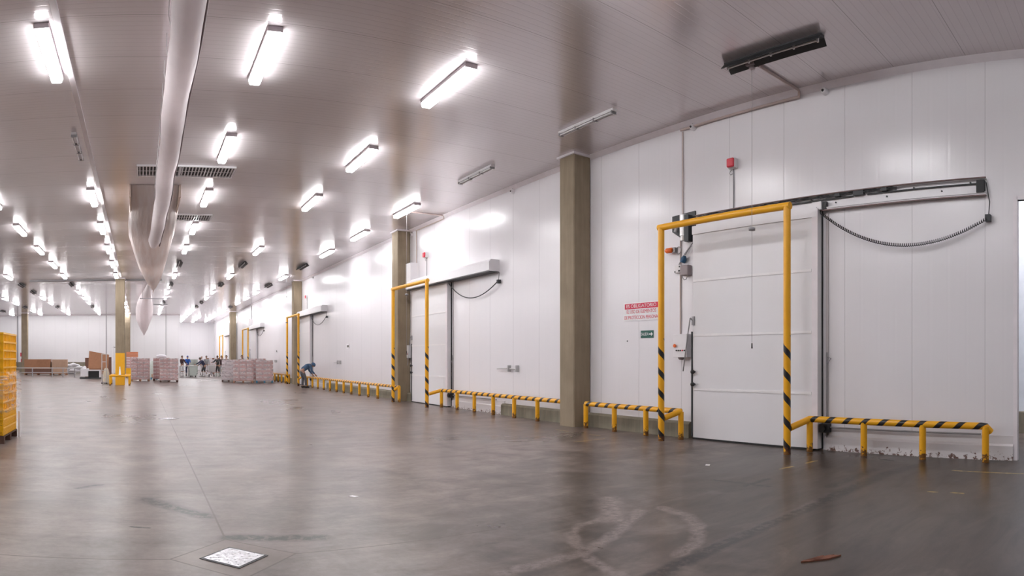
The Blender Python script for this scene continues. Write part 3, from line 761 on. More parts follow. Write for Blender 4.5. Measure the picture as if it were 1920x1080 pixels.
def coil_path(A, B, C, n):
    """quadratic through the three points"""
    out = []
    for i in range(n + 1):
        t = i / n
        c1 = Vector(C) * 2 - (Vector(A) + Vector(B)) / 2
        out.append(Vector(A) * (1 - t) ** 2 + c1 * 2 * t * (1 - t) + Vector(B) * t * t)
    return out
def sag_cable(g, coiled, label):
    A = (9.08, g - .24, 3.88 if coiled else 3.80); B = (9.1, g - 3.0, 3.56); C = (9.06, g - 1.60, 3.24)
    ps = coil_path(A, B, C, 900 if coiled else 40)
    t = thing('power_cable', label, 'cable', (9.1, g - 1.6, 3.3))
    o = Vector((9.1, g - 1.6, 3.3))
    if coiled:
        q = []
        for k, p in enumerate(ps):
            a = k * .62; q.append(p - o + Vector((math.cos(a) * .022, 0, math.sin(a) * .022)))
        MB().tube(q, .0065, 5).build('coiled_cord', M['black'], t)
    else:
        MB().tube([p - o for p in ps], .014, 8).build('cord', M['dark'], t)
    b = Vector(B) - o
    MB().box(b.x + .0, b.x + .09, b.y - .05, b.y + .03, b.z - .04, b.z + .06).build('junction_box', M['dark'], t)
    up = 4.1 if coiled else 3.82
    MB().tube([b + Vector((.03, -.02, .05)), b + Vector((.05, -.03, .25)), b + Vector((.04, .02, up - B[2]))], .008, 6).build('riser_cord', M['dark'], t)

# nearest door: open track
def open_track(g):
    ya, yb = g - 2.98, g + 2.43
    t = thing('sliding_door_track', 'open white sliding door track with black belt above the nearest door', 'door track', (WX, g, 4.05))
    MB().prism([(-.09, -.11), (-.075, -.11), (-.075, -.135), (-.005, -.135), (-.005, .12), (-.075, .12), (-.075, .105), (-.02, .10), (-.02, -.09), (-.09, -.09)], 1, ya - g, yb - g).build('channel', M['white'], t)
    MB().box(-.095, -.08, ya - g, yb - g, -.15, -.132).build('lower_lip', M['brownmetal'], t)
    MB().box(-.10, -.07, ya - g, yb - g, .112, .128).build('upper_lip', M['brownmetal'], t)
    MB().box(-.05, -.022, ya - g + .06, -1.05, .035, .055).box(-.05, -.022, -.80, yb - g, .03, .05).build('belt', M['black'], t)
    MB().box(-.11, -.02, ya - g + .02, ya - g + .14, -.10, .08).build('end_stop', M['black'], t)
    tro = MB().box(-.14, -.03, -.27, -.10, -.13, -.0).build('trolley', M['white'], t)
    MB().box(-.10, -.03, -.34, -.27, -.12, .0).tube([(-.11, -.31, -.05), (-.05, -.31, -.05)], .035, 12).build('trolley_wheel', M['dark'], tro)
    c = MB(); random.seed(3)
    for k in range(4):
        pth = [(-.06 - .02 * random.random(), yy, .085 + .02 * math.sin(yy * 5 + k * 2) + .01 * random.random()) for yy in [2.6 - .13 * q for q in range(33)]]
        c.tube(pth, .008, 6)
    c.box(-.09, -.03, -1.0, -.82, .04, .11).box(-.09, -.03, -.58, -.48, .06, .12).box(-.09, -.03, -1.4, -1.3, .06, .11)
    tag(c.build('cable_bundle', M['dark'], t), 'dark cables lying along the track')
    bo = MB()
    for k in range(12): bo.lathe([(.014, -.035), (.014, -.02)], (0, ya - g + .25 + k * .45, -.02 if k % 2 else .07), 8, 0)
    bo.each('bolt', M['dark'], t)
open_track(GATES[0])
sag_cable(GATES[0], True, 'black coiled cable sagging below the open track of the nearest door')
# other doors: white hooded tracks
def hood(g):
    t = thing('sliding_door_hood', 'x', 'door track', (WX, g, 0))
    MB().prism([(-.33, 3.87), (-.30, 3.85), (0, 3.85), (0, 4.17), (-.27, 4.17), (-.33, 4.10)], 1, -2.96, 2.55).build('cover', M['white'], t)
    MB().box(-.32, -.02, -2.95, 2.54, 3.835, 3.85).build('bottom_opening', M['dark'], t)
    MB().box(-.30, 0, 2.22, 2.60, 3.95, 4.76).build('motor_box', M['white'], t)
    return t
h0 = hood(GATES[1]); h0['label'] = 'long white metal hood over the second sliding door'
for i in (2, 3, 4): dup(h0, (WX, GATES[i], 0), None, 'white metal hood over the %s sliding door from the camera' % ORD[i])
for i in (1, 2, 3): sag_cable(GATES[i], False, 'thin dark cable sagging right of the %s sliding door' % ORD[i])

# side equipment at each door: control box, alarm light, conduits
def control_box(y, label):
    t = thing('control_box', label, 'control box', (WX - .1, y, 1.52))
    en = MB().box(-.05, .1, -.17, .17, 0, .44).build('enclosure', M['white'], t, bevel=.006)
    MB().lathe([(.03, -.09), (.035, -.075), (.02, -.07), (.02, -.05)], (0, .11, .22), 14, 0).build('stop_button', M['orangelamp'], en)
    for k, m_ in enumerate(('black', 'black', 'black', 'red', 'black')):
        MB().lathe([(.012, -.072), (.014, -.05)], (0, .08 - .05 * k, .13), 10, 0).build('push_button', M[m_], en)
    MB().lathe([(.0, -.07), (.045, -.06), (.05, .02)], (.03, .02, .0), 14, 0).build('socket', M['greybox'], t)
    return t
c0 = control_box(8.03, 'white control box with orange button left of the nearest door')
dup(c0, (WX - .1, GATES[1] + 2.86, 1.52), None, 'control box beside the second door, behind the gate post')
def alarm(y, drop, label):
    t = thing('alarm_light', label, 'alarm light', (WX, y, 4.99))
    MB().box(-.10, 0, -.09, .07, -.09, .09).build('base', M['white'], t, bevel=.01)
    MB().box(-.15, -.10, -.085, .065, -.08, .08).build('lens', M['red'], t, bevel=.02)
    MB().tube([(-.02, 0, -.09), (-.02, 0, -drop)], .011, 8).build('conduit', M['grey'], t)
    MB().tube([(-.03, .02, -.1), (-.03, .06, -.12), (-.03, .08, -.16), (-.03, .05, -.19), (-.03, .0, -.17)], .006, 6).build('cable_loop', M['grey'], t)
    return t
a0 = alarm(6.86, .82, 'red alarm light high on the wall above the nearest gate')
a1 = alarm(19.1, .74, 'small red alarm light above the hood of the second door'); a1.location.z = 4.93
dup(a1, (WX, 34.4, 4.93), None, 'tiny alarm light above the hood of the third door')

# drive unit of the nearest door
t = thing('door_drive_motor', 'dark plated electric drive unit at the left end of the open track', 'motor', (WX, 8.05, 3.7))
MB().prism([(.28, .55), (.28, .25), (-.02, .06), (-.24, .0), (-.30, .0), (-.30, .58)], 0, -.035, -.004).build('mounting_plate', M['dark'], t)
MB().tube([(-.11, -.07, .52), (-.11, -.07, .12)], [.07, .07], 16).tube([(-.11, -.07, .14), (-.11, -.07, .03)], [.055, .05], 16).build('motor_body', M['steel'], t)
MB().box(-.16, -.04, -.24, -.14, .0, .5).build('gearbox', M['dark'], t)
MB().tube([(-.11, .03, .38), (-.11, .09, .30), (-.11, .12, .22)], .04, 12).build('cable_gland', M['grey'], t)
t = thing('warning_beacon', 'small orange warning beacon on the wall under the drive unit', 'beacon', (WX, 8.34, 3.59))
MB().lathe([(.03, -.02), (.05, 0), (.05, .13), (.03, .16)], (-.09, -.05, .0), 14, 1).build('lens', M['orangelamp'], t)
MB().box(-.09, 0, -.12, -.06, -.05, .05).build('bracket', M['grey'], t)
t = thing('wall_socket', 'white socket box with black screws left of the grey transformer', 'socket', (WX, 8.15, 3.14))
MB().box(-.09, 0, -.085, .085, -.0, .15).build('socket_box', M['signwhite'], t, bevel=.008)
MB().box(-.096, -.09, -.07, -.03, .02, .05).box(-.096, -.09, .045, .07, .01, .035).box(-.096, -.09, -.07, -.045, .10, .13).each('screw', M['black'], t)
t = thing('blue_plug', 'blue industrial plug hanging above the grey transformer', 'plug', (WX - .07, 8.0, 3.33))
MB().tube([(0, 0.03, .0), (0, 0.0, .06), (0, -.02, .12)], [.055, .06, .03], 12).build('plug_body', M['blue'], t)
MB().tube([(0, -.02, .12), (0, -.10, .22), (.02, -.17, .30)], .012, 8).build('cord', M['grey'], t)
t = thing('transformer_box', 'grey rounded transformer box hanging beside the nearest door', 'box', (WX, 7.94, 3.07))
MB().box(-.13, 0, -.09, .11, 0, .2).build('housing', M['greybox'], t, bevel=.02)
MB().tube([(-.1, -.06, .0), (-.1, -.03, -.07), (-.1, .03, -.08), (-.1, .07, -.02), (-.1, .07, .02)], .008, 6).build('cord', M['grey'], t)
t = thing('bare_cable', 'grey cable slanting from the drive unit to the white socket', 'cable', (WX - .03, 8.05, 3.5))
MB().tube([(0, -.26, .20), (-.01, -.05, .0), (0, .10, -.18), (0, .11, -.2)], .01, 6).build('cord', M['grey'], t)
MB().tube([(0.0, .12 + .06 * math.cos(a), .08 + .07 * math.sin(a)) for a in [q * PI / 8 for q in range(17)]], .007, 6).build('cable_loop', M['grey'], t)

def conduit(name, pts, r, label, m='trim', cat='conduit'):
    o = Vector(pts[0])
    return tag(MB().tube(pts, r, 10).build(name, M[m], None, origin=o), label, cat)
M['conduit'] = simple('pinkish_conduit', (0.56, 0.45, 0.42), 0.45)
conduit('wall_conduit', [(WX - .02, 8.13, 1.97), (WX - .02, 8.13, 3.14)], .014, 'thin vertical conduit from control box up to the white socket', 'conduit')
conduit('wall_conduit', [(WX - .02, 8.13, 3.3), (WX - .02, 8.13, 3.78)], .012, 'short conduit between the white socket and the drive unit', 'conduit')
conduit('wall_conduit', [(WX - .02, 8.07, 4.26), (WX - .02, 8.07, 5.84)], .012, 'tall thin conduit rising from the drive unit to the ceiling edge', 'conduit')
conduit('ceiling_conduit', [(WX - .05, 8.10, 5.87), (WX - .05, 5.47, 5.87), (WX - .05, 5.47, CEIL - .02), (8.05, 5.53, CEIL - .02)], .022, 'pinkish conduit along the ceiling edge turning out to the pull cord box', 'conduit')
conduit('wall_conduit', [(WX - .02, 19.9, 4.77), (WX - .02, 19.9, 5.88)], .014, 'thin conduit rising above the second door hood beside the column', 'conduit')
conduit('ceiling_conduit', [(WX - .05, 19.9, 5.88), (WX - .05, 17.8, 5.88), (WX - .05, 17.8, CEIL - .02), (8.0, 17.8, CEIL - .02)], .018, 'pale conduit on the ceiling above the second door', 'conduit')
conduit('wall_conduit', [(WX - .02, 52.4, 4.77), (WX - .02, 52.4, 5.9)], .03, 'faint conduit above the fourth door hood', 'grey')
def cord_switch(y, label, low=1.73):
    t = thing('pull_cord_switch', label, 'pull cord', (7.88, y, CEIL))
    MB().box(-.07, .07, -.07, .07, -.09, 0).lathe([(.045, -.13), (.05, -.09)], (0, 0, 0), 14).build('switch_box', M['greybox'], t)
    cdp = MB().tube([(0, 0, -.12), (0, 0, low - CEIL)], .0035, 6).build('cord', M['grey'], t)
    MB().tube([(0, 0, low - CEIL), (0, 0, low - CEIL - .08)], [.009, .012], 8).build('cord_handle', M['black'], cdp)
    MB().lathe([(.0, -2.58), (.05, -2.57), (.052, -2.53), (.0, -2.52)], (0, 0, 0), 16).build('cord_disc', M['grey'], cdp)
    return t
cord_switch(5.54, 'grey pull cord switch with long cord hanging before the nearest door')
cord_switch(17.8, 'pull cord switch with pale cord hanging before the second column')
cord_switch(33.9, 'pull cord switch hanging before the third column', 4.9)
def sensor(y, label):
    t = thing('ceiling_edge_sensor', label, 'sensor', (WX, y, 5.87))
    MB().lathe([(.04, -.09), (.055, -.06), (.06, 0)], (0, 0, 0), 16, 0).build('sensor_body', M['white'], t)
    MB().lathe([(.018, -.105), (.022, -.09)], (0, .01, .0), 12, 0).build('eye', M['dark'], t)
    MB().tube([(-.02, .02, .05), (-.02, .02, .12)], .012, 8).build('cable', M['grey'], t)
    return t
q0 = sensor(4.99, 'small round white sensor high on the wall, rightmost of its kind')
dup(q0, (WX, 7.80, 5.86), None, 'small round sensor at the top corner of the pinkish conduit')
dup(q0, (WX, 13.9, 5.86), None, 'small sensor under the ceiling edge left of the nearest column')
dup(q0, (WX, 20.25, 5.80), None, 'small sensor beside the top of the second column')
dup(q0, (WX, 33.1, 5.86), None, 'small sensor near the top of the third column')

# guide rails and roller boxes at the foot of the wall behind the tracks
def guide(g, n):
    t = thing('door_guide_rail', 'thin grey floor guide rail with black roller beside the %s door' % ORD[n], 'guide rail', (WX, g - .3, 0))
    MB().tube([(-.06, 0, .38), (-.06, -2.6, .38)], .014, 8).build('guide_bar', M['grey'], t)
    MB().box(-.16, -.03, -.10, .06, .30, .44).tube([(-.2, -.02, .37), (-.02, -.02, .37)], .05, 14).build('roller', M['black'], t)
    MB().tube([(-.04, -.02, 0), (-.04, -.02, 1.6)], .01, 8).tube([(-.04, -.02, 1.3), (-.08, -.06, 1.42), (-.05, -.10, 1.5), (-.03, -.03, 1.52)], .008, 6).build('pull_cable', M['grey'], t)
for i in range(3): guide(GATES[i], i)

# ------------------------------------------------------------------ signs and small wall fittings
def text_obj(s, size, mat, parent, loc, name='lettering', align='CENTER', width=None):
    cu = bpy.data.curves.new(name, 'FONT'); cu.body = s; cu.size = size; cu.align_x = align; cu.align_y = 'CENTER'; cu.extrude = .0008
    tmp = bpy.data.objects.new('tmp', cu); col.objects.link(tmp)
    bpy.context.view_layer.update()
    me = bpy.data.meshes.new_from_object(tmp)
    bpy.data.objects.remove(tmp); bpy.data.curves.remove(cu)
    if width:
        xs = [v.co.x for v in me.vertices]; k = width / (max(xs) - min(xs)); c = (max(xs) + min(xs)) / 2
        for v in me.vertices: v.co.x = (v.co.x - c) * k
    me.materials.clear(); me.materials.append(mat)
    o = bpy.data.objects.new(name, me); col.objects.link(o); o.parent = parent
    o.location = loc; o.rotation_euler = (PI / 2, 0, -PI / 2)      # reads from inside the room, facing -X
    return o
t = thing('safety_sign', 'red and white sign reading ES OBLIGATORIO on the right wall', 'sign', (WX - .004, 9.20, 2.465))
MB().box(-.006, 0, -.53, .53, -.19, .19).build('sign_board', M['signwhite'], t)
MB().box(-.008, -.006, -.47, .49, .055, .165).build('red_band', M['signred'], t)
text_obj('ES OBLIGATORIO', .10, M['signwhite'], t, (-.009, .01, .11), width=.86)
text_obj('EL USO DE ELEMENTOS', .10, M['signred'], t, (-.008, .01, -.005), width=.84)
text_obj('DE PROTECCION PERSONAL', .10, M['signred'], t, (-.008, .0, -.125), width=1.0)
t = thing('exit_sign', 'small dark green SALIDA sign with arrow under the red sign', 'sign', (WX - .004, 9.04, 1.99))
MB().box(-.006, 0, -.18, .18, -.075, .075).build('sign_board', M['green_sign'], t)
text_obj('SALIDA', .085, M['signwhite'], t, (-.0075, .06, 0), width=.21)
MB().prism([(-.06, -.012), (-.115, -.012), (-.115, -.04), (-.165, 0), (-.115, .04), (-.115, .012), (-.06, .012)], 0, -.0075, -.006).build('arrow', M['signwhite'], t)
def plaque(y, z, label):
    t = thing('wall_plaque', label, 'sign', (WX - .004, y, z))
    MB().box(-.006, 0, -.2, .2, -.1, .1).build('plate', M['white'], t)
    MB().box(-.009, -.006, -.12, .12, -.05, .05).build('marking', M['dark'], t)
    return t
p0 = plaque(27.3, 2.05, 'small dark plaque on the wall right of the third door')
dup(p0, (WX - .004, 42.5, 2.0), None, 'tiny plaque on the wall above the pallet on blue skids')
t = thing('wall_stud', 'tiny dark stud on the wall below the green sign', 'fitting', (WX, 9.62, 1.86))
MB().lathe([(.012, -.02), (.018, 0)], (0, 0, 0), 10, 0).build('stud_head', M['grey'], t)
def hook(y, z, label):
    t = thing('wall_door_handle', label, 'handle', (WX, y, z))
    MB().tube([(-.08, .55, 0), (-.08, .02, .02)], [.012, .018], 8).tube([(-.06, -.05, .01), (-.06, -.36, .01)], .016, 8).build('handle_bar', M['steel'], t)
    MB().box(-.1, 0, -.02, .02, -.07, .10).box(-.1, 0, -.40, -.36, -.07, .10).each('bracket', M['steel'], t)
    return t
k0 = hook(14.05, 1.22, 'long metal handle on the wall right of the second door')
dup(k0, (WX, 28.7, 1.3), None, 'distant metal handle on the wall right of the third door')
dup(k0, (WX, 42.8, 1.3), None, 'tiny metal handle on the wall behind the blue skid pallet')
t = thing('extinguisher_sign', 'small red and white sign on the far wall at the left', 'sign', (at(38, 65.4)[0], YF - .01, 1.6))
MB().box(-.28, .28, -.004, .01, -.55, .55).build('sign_board', M['signwhite'], t)
MB().box(-.25, .0, -.008, -.004, .1, .5).box(.02, .22, -.008, -.004, -.12, .34).box(-.2, .08, -.008, -.004, -.5, -.15).build('red_marking', M['signred'], t)

# ------------------------------------------------------------------ floor drains, splinter
def drain(y, label):
    t = thing('floor_drain_cover', label, 'drain cover', (.70, y, 0), PI / 4)
    MB().box(-.165, .165, -.165, .165, .0, .006).build('plate', M['drain'], t)
    r = MB()
    for i in range(-3, 4):
        for j in range(-3, 4):
            if (i + j) % 2 == 0: r.lathe([(.009, .006), (.007, .0085)], (i * .042, j * .042, 0), 8)
    r.each('stud', M['drain'], t)
    f = MB(); s = .185
    f.box(-s, s, -s, -.168, 0, .004).box(-s, s, .168, s, 0, .004).box(-s, -.168, -.168, .168, 0, .004).box(.168, s, -.168, .168, 0, .004)
    f.build('frame', M['dark'], t)
    return t
d0 = drain(4.755, 'shiny square metal drain cover in the floor nearest the camera')
dup(d0, (.70, 15.86, 0), None, 'second drain cover seen as a thin bright line')
dup(d0, (.70, 26.96, 0), None, 'farthest drain cover, a faint bright line in the floor')
t = thing('wood_splinter', 'broken reddish brown wood splinter lying on the dark floor', 'debris', (4.17, 2.30, 0), .0)
M['splinter'] = simple('reddish_wood', (0.22, 0.085, 0.05), 0.7, var=0.3, scale=30)
mb = MB(); random.seed(5)
dv = Vector((.62, -.42, 0)).normalized()
a0_ = math.atan2(dv.y, dv.x)
for k, (l, wd, off, da) in enumerate([(.34, .022, 0, 0), (.26, .014, .022, .08), (.16, .01, -.02, -.1), (.12, .008, .04, .25)]):
    R_ = Matrix.Rotation(a0_ + da, 3, 'Z')
    c_ = [(-l / 2, -wd * .2), (-l * .3, -wd), (l * .3, -wd * .8), (l / 2, 0), (l * .35, wd), (-l * .4, wd * .7)]
    vs = [R_ @ Vector((x, y_ + off, z)) for z in (.0, .010) for x, y_ in c_]
    mb._add(vs, [(5, 4, 3, 2, 1, 0), (6, 7, 8, 9, 10, 11)] + [(i, (i + 1) % 6, 6 + (i + 1) % 6, 6 + i) for i in range(6)])
mb.build('splinter_wood', M['splinter'], t)
def scrap(x, y, label, s=.05):
    o = MB().prism([(-s, -s * .5), (s * .8, -s * .7), (s, s * .5), (-s * .6, s * .7)], 2, 0, .004).build('paper_scrap', M['signwhite'], None)
    o.location = (x, y, 0); o.rotation_euler = (0, 0, x); tag(o, label, 'paper scrap')
xx = at(1327, 1794 / (872 - YH)); scrap(xx[0], xx[1], 'white paper scrap on the floor in front of the nearest door')
xx = at(663, 1794 / (931 - YH)); scrap(xx[0], xx[1], 'pale paper scrap on the open floor in the middle')
xx = at(499, 38.2); scrap(xx[0], xx[1], 'white crumpled scrap before the blue skid pallet', .14)

# ------------------------------------------------------------------ pallets, crates, cartons
def pallet(x, y, rz, label, mat='wood', wdt=1.2, dep=1.0):
    t = thing('pallet', label, 'pallet', (x, y, 0), rz)
    d = MB(); a, b = wdt / 2, dep / 2
    for i in range(7):
        yy = -b + .05 + i * (dep - .1) / 6; d.box(-a, a, yy - .05, yy + .05, .118, .14)
    for q in (-1, 0, 1): d.box(q * (a - .05) - .05, q * (a - .05) + .05, -b, b, .1, .119)
    d.build('deck', M[mat], t)
    for q in (-1, 0, 1):
        s = MB().box(q * (a - .05) - .05, q * (a - .05) + .05, -b, b, 0, .02)
        for p in (-1, 0, 1): s.box(q * (a - .05) - .05, q * (a - .05) + .05, p * (b - .07) - .07, p * (b - .07) + .07, .019, .1)
        s.build('skid', M[mat], t)
    return t
CART = {}
def carton(kind, l, d, h):
    key = (kind, l, d, h)
    if key not in CART:
        me = MB().box(-l / 2, l / 2, -d / 2, d / 2, 0, h).build('carton', M[kind]).data
        CART[key] = me
        ob = [o for o in col.objects if o.data == me][0]; bpy.data.objects.remove(ob)
    o = bpy.data.objects.new('carton', CART[key]); col.objects.link(o); return o
def load(x, y, rz, nx, ny, nz, h, label, group, plabel, kind='carton', pm='wood', wdt=1.2, dep=1.0, only_shell=True, film=True, flabel=None):
    pallet(x, y, rz, plabel, pm, wdt, dep)
    c, s = math.cos(rz), math.sin(rz)
    lx, ly = wdt / nx, dep / ny
    for k in range(nz):
        for i in range(nx):
            for j in range(ny):
                if only_shell and 0 < i < nx - 1 and 0 < j < ny - 1 and k < nz - 1: continue
                o = carton(kind, lx - .012, ly - .012, h - .006)
                u, v = -wdt / 2 + lx * (i + .5) + random.uniform(-.004, .004), -dep / 2 + ly * (j + .5) + random.uniform(-.004, .004)
                o.location = (x + c * u - s * v, y + s * u + c * v, .142 + k * h); o.rotation_euler = (0, 0, rz)
                tag(o, label, 'carton', group)
    if film:
        a, b, top = wdt / 2 + .012, dep / 2 + .012, .142 + nz * h
        m = MB(); n = 7
        rings = []
        for k in range(12):
            z = .10 + (top + .0 - .10) * k / 11; rg = []
            for (cx, cy, dx, dy) in ((-a, -b, 1, 0), (a, -b, 0, 1), (a, b, -1, 0), (-a, b, 0, -1)):
                L = 2 * a if dx else 2 * b
                for q in range(8):
                    w_ = .006 * random.random()
                    rg.append((cx + dx * L * q / 8 + (w_ * (1 if cx > 0 else -1)), cy + dy * L * q / 8 + (w_ * (1 if cy > 0 else -1)), z))
            rings.append(rg)
        m.loft(rings)
        f = m.build('stretch_film', M['film'], None); f.location = (x, y, 0); f.rotation_euler = (0, 0, rz)
        tag(f, flabel, 'plastic wrap')
random.seed(11)
p = at(456, 39.6); load(p[0], p[1], -.14, 3, 2, 5, .258, 'pink printed carton in the wide wrapped stack on a wooden pallet', 'cartons of the wide front stack', 'wooden pallet under the wide pink stack of cartons, left of the blue one', wdt=1.25, flabel='clear film round the wide pink carton stack left of the blue pallet')
p = at(429, 41.2); load(p[0], p[1], -.14, 2, 3, 5, .255, 'pale wrapped carton in the whitish stack beside the wide pink one', 'cartons of the whitish stack', 'dark pallet under the whitish wrapped stack', kind='carton_grey', pm='wood_dark', wdt=.9, dep=1.2, flabel='thick white film round the whitish stack of cartons')
p = at(496, 39.6); load(p[0], p[1], -.2, 2, 2, 5, .25, 'pink printed carton in the wrapped stack on the blue pallet', 'cartons on the blue pallet', 'blue painted pallet under the rightmost pink stack', pm='blue_wood', wdt=1.05, flabel='clear film round the stack on the blue pallet')
p = at(484, 42.6); load(p[0], p[1], -.2, 2, 2, 5, .27, 'pinkish carton in the stack just behind the blue pallet', 'cartons behind the blue pallet', 'pallet hidden behind the blue pallet stack', wdt=1.05, film=False)
p = at(263, 42.1); load(p[0], p[1], .05, 3, 2, 6, .228, 'pink printed carton in the wrapped stack right of the yellow column', 'cartons beside the yellow column', 'reddish pallet under the stack right of the yellow column', pm='wood', wdt=1.2, flabel='clear film round the stack right of the yellow column')
p = at(316.5, 40.6); load(p[0], p[1], .0, 2, 2, 6, .228, 'pink printed carton in the narrow wrapped stack left of the workers', 'cartons of the narrow stack', 'dark pallet under the narrow stack left of the workers', pm='wood_dark', wdt=1.15, flabel='clear film round the narrow stack left of the workers')
p = at(303, 43.3); load(p[0], p[1], .0, 2, 2, 6, .235, 'carton in the stack peeking out behind the narrow stack', 'cartons behind the narrow stack', 'pallet behind the narrow stack', pm='wood_dark', wdt=1.15, film=False)
p = at(303, 43.3)
t = thing('white_bundle', 'white plastic bundle lying on top of the rear narrow stack', 'bundle', (p[0], p[1], 1.555))
MB().tube([(-.35, 0, .09), (-.1, .02, .12), (.2, 0, .1), (.33, 0, .07)], [.07, .11, .1, .05], 12).build('bundle_body', M['sheet'], t)

# crate prototype
def crate_proto(slatted, loc, lx, ly, h, mat, cat='crate', base_name='plastic_crate'):
    t = thing(base_name, 'x', cat, loc)
    a, b, w_ = lx / 2, ly / 2, .012
    m = MB().box(-a + .02, a - .02, -b + .02, b - .02, 0, .012)
    if slatted:
        nb = 4
        for q in range(nb):
            z0 = .015 + q * (h - .05) / nb; z1 = z0 + (h - .05) / nb * .62
            m.box(-a, a, -b, -b + w_, z0, z1).box(-a, a, b - w_, b, z0, z1).box(-a, -a + w_, -b, b, z0, z1).box(a - w_, a, -b, b, z0, z1)
        n = 9
    else:
        m.box(-a + .01, a - .01, -b + .01, -b + .01 + w_, .0, h - .03).box(-a + .01, a - .01, b - .01 - w_, b - .01, 0, h - .03)
        m.box(-a + .01, -a + .01 + w_, -b + .01, b - .01, 0, h - .03).box(a - .01 - w_, a - .01, -b + .01, b - .01, 0, h - .03)
        n = 5
    for q in range(n + 1):
        x = -a + .005 + q * (lx - .02) / n; y = -b + .005 + q * (ly - .02) / n
        m.box(x, x + .012, -b - .003, -b + .01, 0, h - .02).box(x, x + .012, b - .01, b + .003, 0, h - .02)
        m.box(-a - .003, -a + .01, y, y + .012, 0, h - .02).box(a - .01, a + .003, y, y + .012, 0, h - .02)
    m.build('body', M[mat], t)
    r = MB(); z0, z1 = h - .032, h - .002
    r.box(-a - .008, a + .008, -b - .008, -b + .012, z0, z1).box(-a - .008, a + .008, b - .012, b + .008, z0, z1).box(-a - .008, -a + .012, -b + .012, b - .012, z0, z1).box(a - .012, a + .008, -b + .012, b - .012, z0, z1)
    r.build('rim', M[mat], t)
    return t
pallet(-2.95, 11.5, PI / 2, 'dark wooden pallet under the tall yellow crate stack at the left edge', 'wood_dark', 1.2, 1.15)
sl = so = None
CH, CX = .1515, (-2.66, -3.22)
for k in range(12):
    for ci, cx in enumerate(CX):
        for j, cy in enumerate((11.2, 11.8)):
            loc = (cx + random.uniform(-.002, .002), cy + random.uniform(-.002, .002), .142 + k * CH)
            slat = k < 3
            side = ['right', 'left'][ci]; dep = ['front', 'rear'][j]
            lab = ('slatted yellow crate, %s from bottom' if slat else 'solid yellow crate, %s from bottom') % ORD[k] + ', %s %s stack at the left edge' % (dep, side)
            if slat and sl is None: sl = crate_proto(True, loc, .535, .575, CH, 'crate'); sl['label'] = lab; sl['group'] = 'yellow crates at the left edge'
            elif not slat and so is None: so = crate_proto(False, loc, .535, .575, CH, 'crate'); so['label'] = lab; so['group'] = 'yellow crates at the left edge'
            else: dup(sl if slat else so, loc, None, lab, 'yellow crates at the left edge')
# loose film round the middle of that stack
rings = []
for k in range(14):
    z = .55 + k * .055; bul = .05 * math.sin(PI * k / 13) + .02
    rg = []
    x0_, x1_, y0_, y1_ = -3.52 - .02, -2.365 + bul, 10.885 - bul * .6, 12.115 + bul * .6
    for (ax_, ay_, bx_, by_) in ((x0_, y0_, x1_, y0_), (x1_, y0_, x1_, y1_), (x1_, y1_, x0_, y1_), (x0_, y1_, x0_, y0_)):
        for q in range(8):
            rg.append((ax_ + (bx_ - ax_) * q / 8 + random.uniform(-.006, .006), ay_ + (by_ - ay_) * q / 8 + random.uniform(-.006, .006), z))
    rings.append(rg)
tag(MB().loft(rings).build('stretch_film', M['film'], None), 'loose crinkled film round the middle of the yellow crate stack', 'plastic wrap')
o = MB().box(-2.34, -2.30, 12.0, 12.06, .33, .82).build('white_board', M['signwhite'], None)
tag(o, 'small white board leaning behind the yellow crates at the left edge', 'board')
o.data.transform(Matrix.Translation((0, 0, -.33)))

# mixed load behind the yellow column: yellow crates, cartons, orange crate on top
px_, py_ = at(248, 50)
pallet(px_, py_, 0, 'pallet under the mixed load behind the yellow column', 'wood', 1.0, 1.0)
for k in range(3):
    dup(so, (px_ - .15, py_ - .2, .142 + k * .2), 0, 'yellow crate, %s from the bottom of the mixed load behind the column' % ORD[k], 'yellow crates behind the column').scale = (1.2, 1, 1.3)
for k in range(4):
    o = carton('carton', .86, .6, .21); o.location = (px_ - .02, py_ - .1, .142 + .60 + k * .215)
    tag(o, 'carton in the mixed load, %s above the yellow crates' % ORD[k], 'carton', 'cartons of the mixed load')
og = crate_proto(False, (px_ + .0, py_ - .1, 1.605), .9, .6, .2, 'orange'); og['label'] = 'orange crate topping the mixed load behind the column'
dup(og, (px_, py_ - .1, 1.81), 0, 'upper orange crate, highest on the mixed load behind the column')
px_, py_ = at(289, 45.5)
pallet(px_, py_, 0, 'small blue pallet with a single orange carton between two stacks', 'blue_wood', .5, .6)
o = carton('tan', .40, .4, .24); o.location = (px_, py_, .142); tag(o, 'single tan carton on the small blue pallet', 'carton')
px_, py_ = at(286, 49)
t = thing('green_bundle', 'pale greenish wrapped bundle between the two pink stacks', 'bundle', (px_, py_, 0))
MB().tube([(0, 0, 0.01), (.02, 0, .5), (-.02, 0, 1.0), (.03, 0, 1.3)], [.26, .24, .26, .14], 14).build('bundle_body', M['palegreen'], t)

